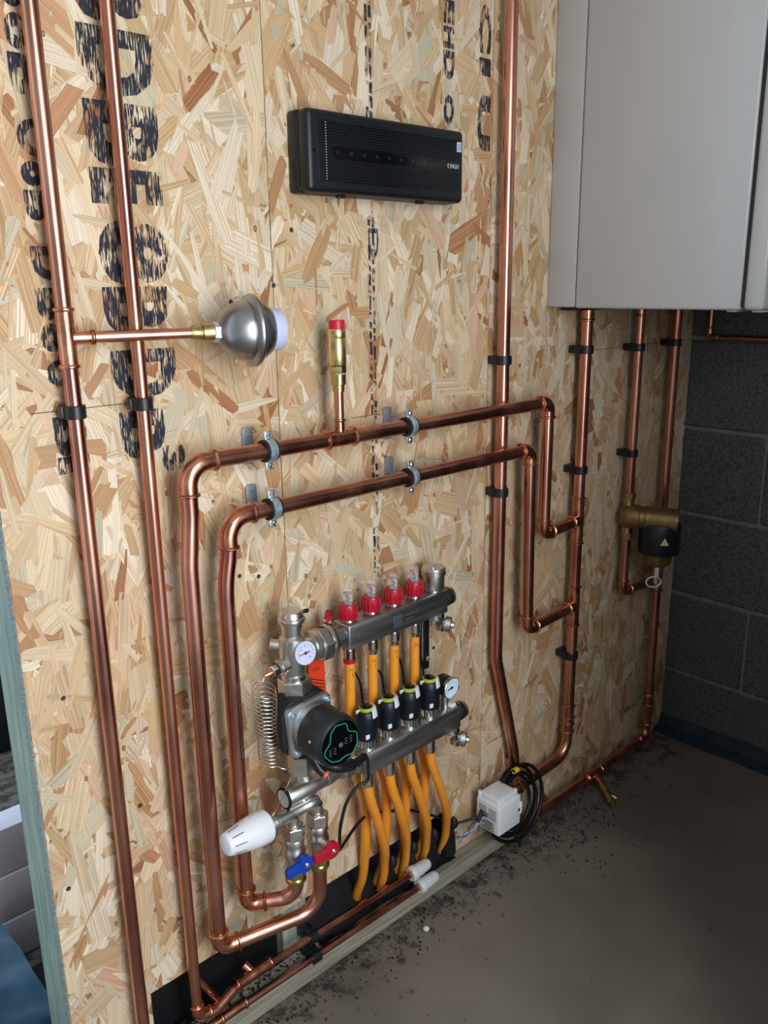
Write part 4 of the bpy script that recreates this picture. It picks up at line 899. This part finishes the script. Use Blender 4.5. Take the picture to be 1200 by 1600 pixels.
# ================================================================== FILTER
fz = .792
p = thing('magnetic_filter', 'bronze magnetic filter with black collar on the pipe beside the corner', 'filter', (EX, EY, fz-.2))
A = V((EX-.006, EY+.004, fz)); B = V((2.034, -.156, fz-.006)); d = (B-A).normalized()
MB().lathe([(-.016, 0), (-.016, .018), (-.006, .030), (.004, .034), (.035, .034), (.037, .031), (.050, .031), (.052, .034), (.128, .034), (.131, .0345), (.136, .033), (.137, .031), (.139, 0)], A, d, 32).build('body', 'bronze', p)
cn = V((2.026, -.112, 0))
MB().lathe([(fz, .030), (fz-.040, .037), (fz-.122, .037), (fz-.130, .034), (fz-.138, .020), (fz-.141, 0)], cn, (0, 0, 1), 32).build('canister', 'bronze', p)
co_ = MB().lathe([(fz-.012, .030), (fz-.014, .052), (fz-.020, .055), (fz-.094, .055), (fz-.098, .053), (fz-.098, .030)], cn, (0, 0, 1), 36).build('magnet_collar', 'navy', p)
MB().hexn((EX, EY, .842), (EX, EY, .858), .0175).build('upper_nut', 'bronze', p); MB().cyl((EX, EY, .810), (EX, EY, .843), .014, 20).build('upper_port', 'brass', p)
MB().hexn((EX, EY, .742), (EX, EY, .726), .0175).build('lower_nut', 'bronze', p); MB().cyl((EX, EY, .740), (EX, EY, .78), .014, 20).build('lower_port', 'brass', p)
dv = MB().hexn((cn.x, cn.y, fz-.140), (cn.x, cn.y, fz-.168), .0105).build('drain_valve', 'nickel', p)
MB().cyl((cn.x, cn.y, fz-.168), (cn.x, cn.y, fz-.190), .008, 14).build('drain_tip', 'nickel', p)
c = V((cn.x-.016, cn.y-.004, fz-.180))
MB().tube([c+V((.026*math.cos(a)-.004, -.008*math.cos(a), .015*math.sin(a)-.004*math.cos(a))) for a in [math.radians(20*k) for k in range(19)]], .0022, 8).build('cap_strap', 'white_plastic', p)
# warning triangle on the collar
na = V((-.72, -.69, 0)).normalized(); ta = V((.69, -.72, 0)).normalized(); oc = cn+na*.0552+V((0, 0, fz-.056))
w_ = MB().prism([(-.011, -.008), (.011, -.008), (0, .012)], oc, ta, (0, 0, 1), na*.0015).build('warning_label', 'white_print', co_)
MB().prism([(-.0075, -.006), (.0075, -.006), (0, .008)], oc+na*.0015, ta, (0, 0, 1), na*.0006).build('warning_mark', 'yellow', w_)

# ================================================================== WHITE ACTUATOR BOX + CABLES
bx = (1.372, 1.456, -.108, -.034, .120, .214)
p = thing('zone_valve_head', 'white plastic valve actuator box by the coiled black cable', 'actuator', (1.41, -.03, .12))
MB().box((bx[0], bx[2], bx[4]), (bx[1], bx[3], bx[5]-.012), .006, 3).build('cover', 'white_plastic', p)
MB().box((bx[0]+.006, bx[2]+.006, bx[5]-.018), (bx[1]-.006, bx[3]-.004, bx[5]), .006, 3).build('lid', 'white_plastic', p)
for q in ((bx[0]+.008, bx[3]-.006), (bx[1]-.010, bx[2]+.012)): MB().cyl((q[0], q[1], bx[5]-.016), (q[0], q[1], bx[5]+.001), .005, 14).build('screw_post', 'white_plastic', p)
for c0 in (0, 1):
    for k in range(5): MB().box((bx[0]-.0006, bx[2]+.010+c0*.030, bx[5]-.030-k*.0062), (bx[0]+.001, bx[2]+.033+c0*.030, bx[5]-.0282-k*.0062)).build('vent_slot', 'dark_print', p)
lb = MB().box((bx[0]-.0005, bx[2]+.014, bx[4]+.006), (bx[0]+.001, bx[3]-.012, bx[4]+.034)).build('rating_label', 'silver_grey', p)
m = MB()
for k in range(6): m.box((bx[0]-.0008, bx[2]+.018+.004*(k % 2), bx[4]+.008+k*.0042), (bx[0], bx[3]-.018-.005*(k % 3), bx[4]+.0098+k*.0042))
for k in range(4): m.box((bx[0]-.0008, bx[2]+.034, bx[4]+.038+k*.0035), (bx[0], bx[3]-.012-.006*(k % 2), bx[4]+.0395+k*.0035))
m.build('label_print', 'dark_print', lb)
MB().box((bx[1]-.006, bx[2]-.003, bx[4]+.030), (bx[1]+.001, bx[2]+.004, bx[4]+.062), .0015).build('side_catch', 'white_plastic', p)
MB().box((bx[1]-.012, bx[2]-.0008, bx[4]+.038), (bx[1]-.006, bx[2]+.004, bx[4]+.046)).build('catch_slot', 'dark_print', p)
MB().box((1.42, -.036, .135), (1.445, -.002, .170), .003).build('mounting_block', 'black_plastic', p)
cc = V((1.503, -.050, .130))
def loop_pts(R, dy, a0, a1, ex=1.0, n=26): return [cc+V((R*ex*math.cos(math.radians(a0+(a1-a0)*k/n)), dy+.012*math.sin(math.radians(a0+(a1-a0)*k/n)*1.3), R*math.sin(math.radians(a0+(a1-a0)*k/n)))) for k in range(n+1)]
pts = loop_pts(.098, -.010, 158, -200, 1.05)+loop_pts(.090, .004, 150, -190, 1.0)+loop_pts(.078, -.012, 150, -180, .95)+loop_pts(.070, .002, 150, -120, .9)
p = thing('cable_coil', 'black mains cable coiled round behind the white actuator box', 'cable', cc)
MB().tube(pts, .0048, 10).build('cable', 'cable', p)
MB().tube(smooth([pts[0], (1.385, -.052, .175), (1.362, -.056, .158), (1.352, -.058, .150)], 5), .0048, 10).build('cable_end', 'cable', p)
for k, (mt, dz) in enumerate((('wire_blue', 0), ('wire_brown', .004), ('silver_grey', -.004), ('wire_blue', -.008))):
    MB().tube(smooth([(1.352, -.058, .150+dz*.4), (1.338, -.052+dz, .138+dz), (1.322, -.046, .122-dz), (1.306, -.032+dz, .112+dz)], 5), .0017, 6).build('wire', mt, p)
m = MB().lathe([(-.008, .0064), (-.008, .0070), (.008, .0070), (.008, .0064)], cc+V((-.012, -.010, .100)), (1, 0, -.05), 14); m.build('yellow_label', 'yellow', p)
p = thing('power_cable', 'thin black cable running from the pump behind the orange tubes', 'cable', (.93, -.14, .5))
MB().tube(smooth([(PX+.104, MY-.068, .554), (PX+.112, MY-.066, .546), (PX+.114, MY-.066, .520), (PX+.112, MY-.066, .498), (.905, -.135, .488), (.882, -.130, .460), (.868, -.128, .415), (.866, -.126, .375), (.875, -.115, .355), (.90, -.10, .350), (.955, -.075, .350), (1.02, -.040, .325), (1.09, -.025, .29), (1.16, -.016, .255), (1.24, -.014, .20), (1.305, -.020, .150), (1.35, -.050, .158), (1.376, -.060, .160)], 8), .0032, 10).build('cable', 'cable', p)
p = thing('sensor_lead', 'loose black lead with a metal tip lying on the floor under the white box', 'cable', (1.47, -.09, .02))
MB().tube(smooth([(1.452, -.075, .122), (1.462, -.085, .080), (1.470, -.098, .040)], 5), .0035, 8).build('lead', 'cable', p)
MB().tube([(1.470, -.098, .040), (1.480, -.128, .004)], .0016, 8).build('metal_tip', 'brass', p)
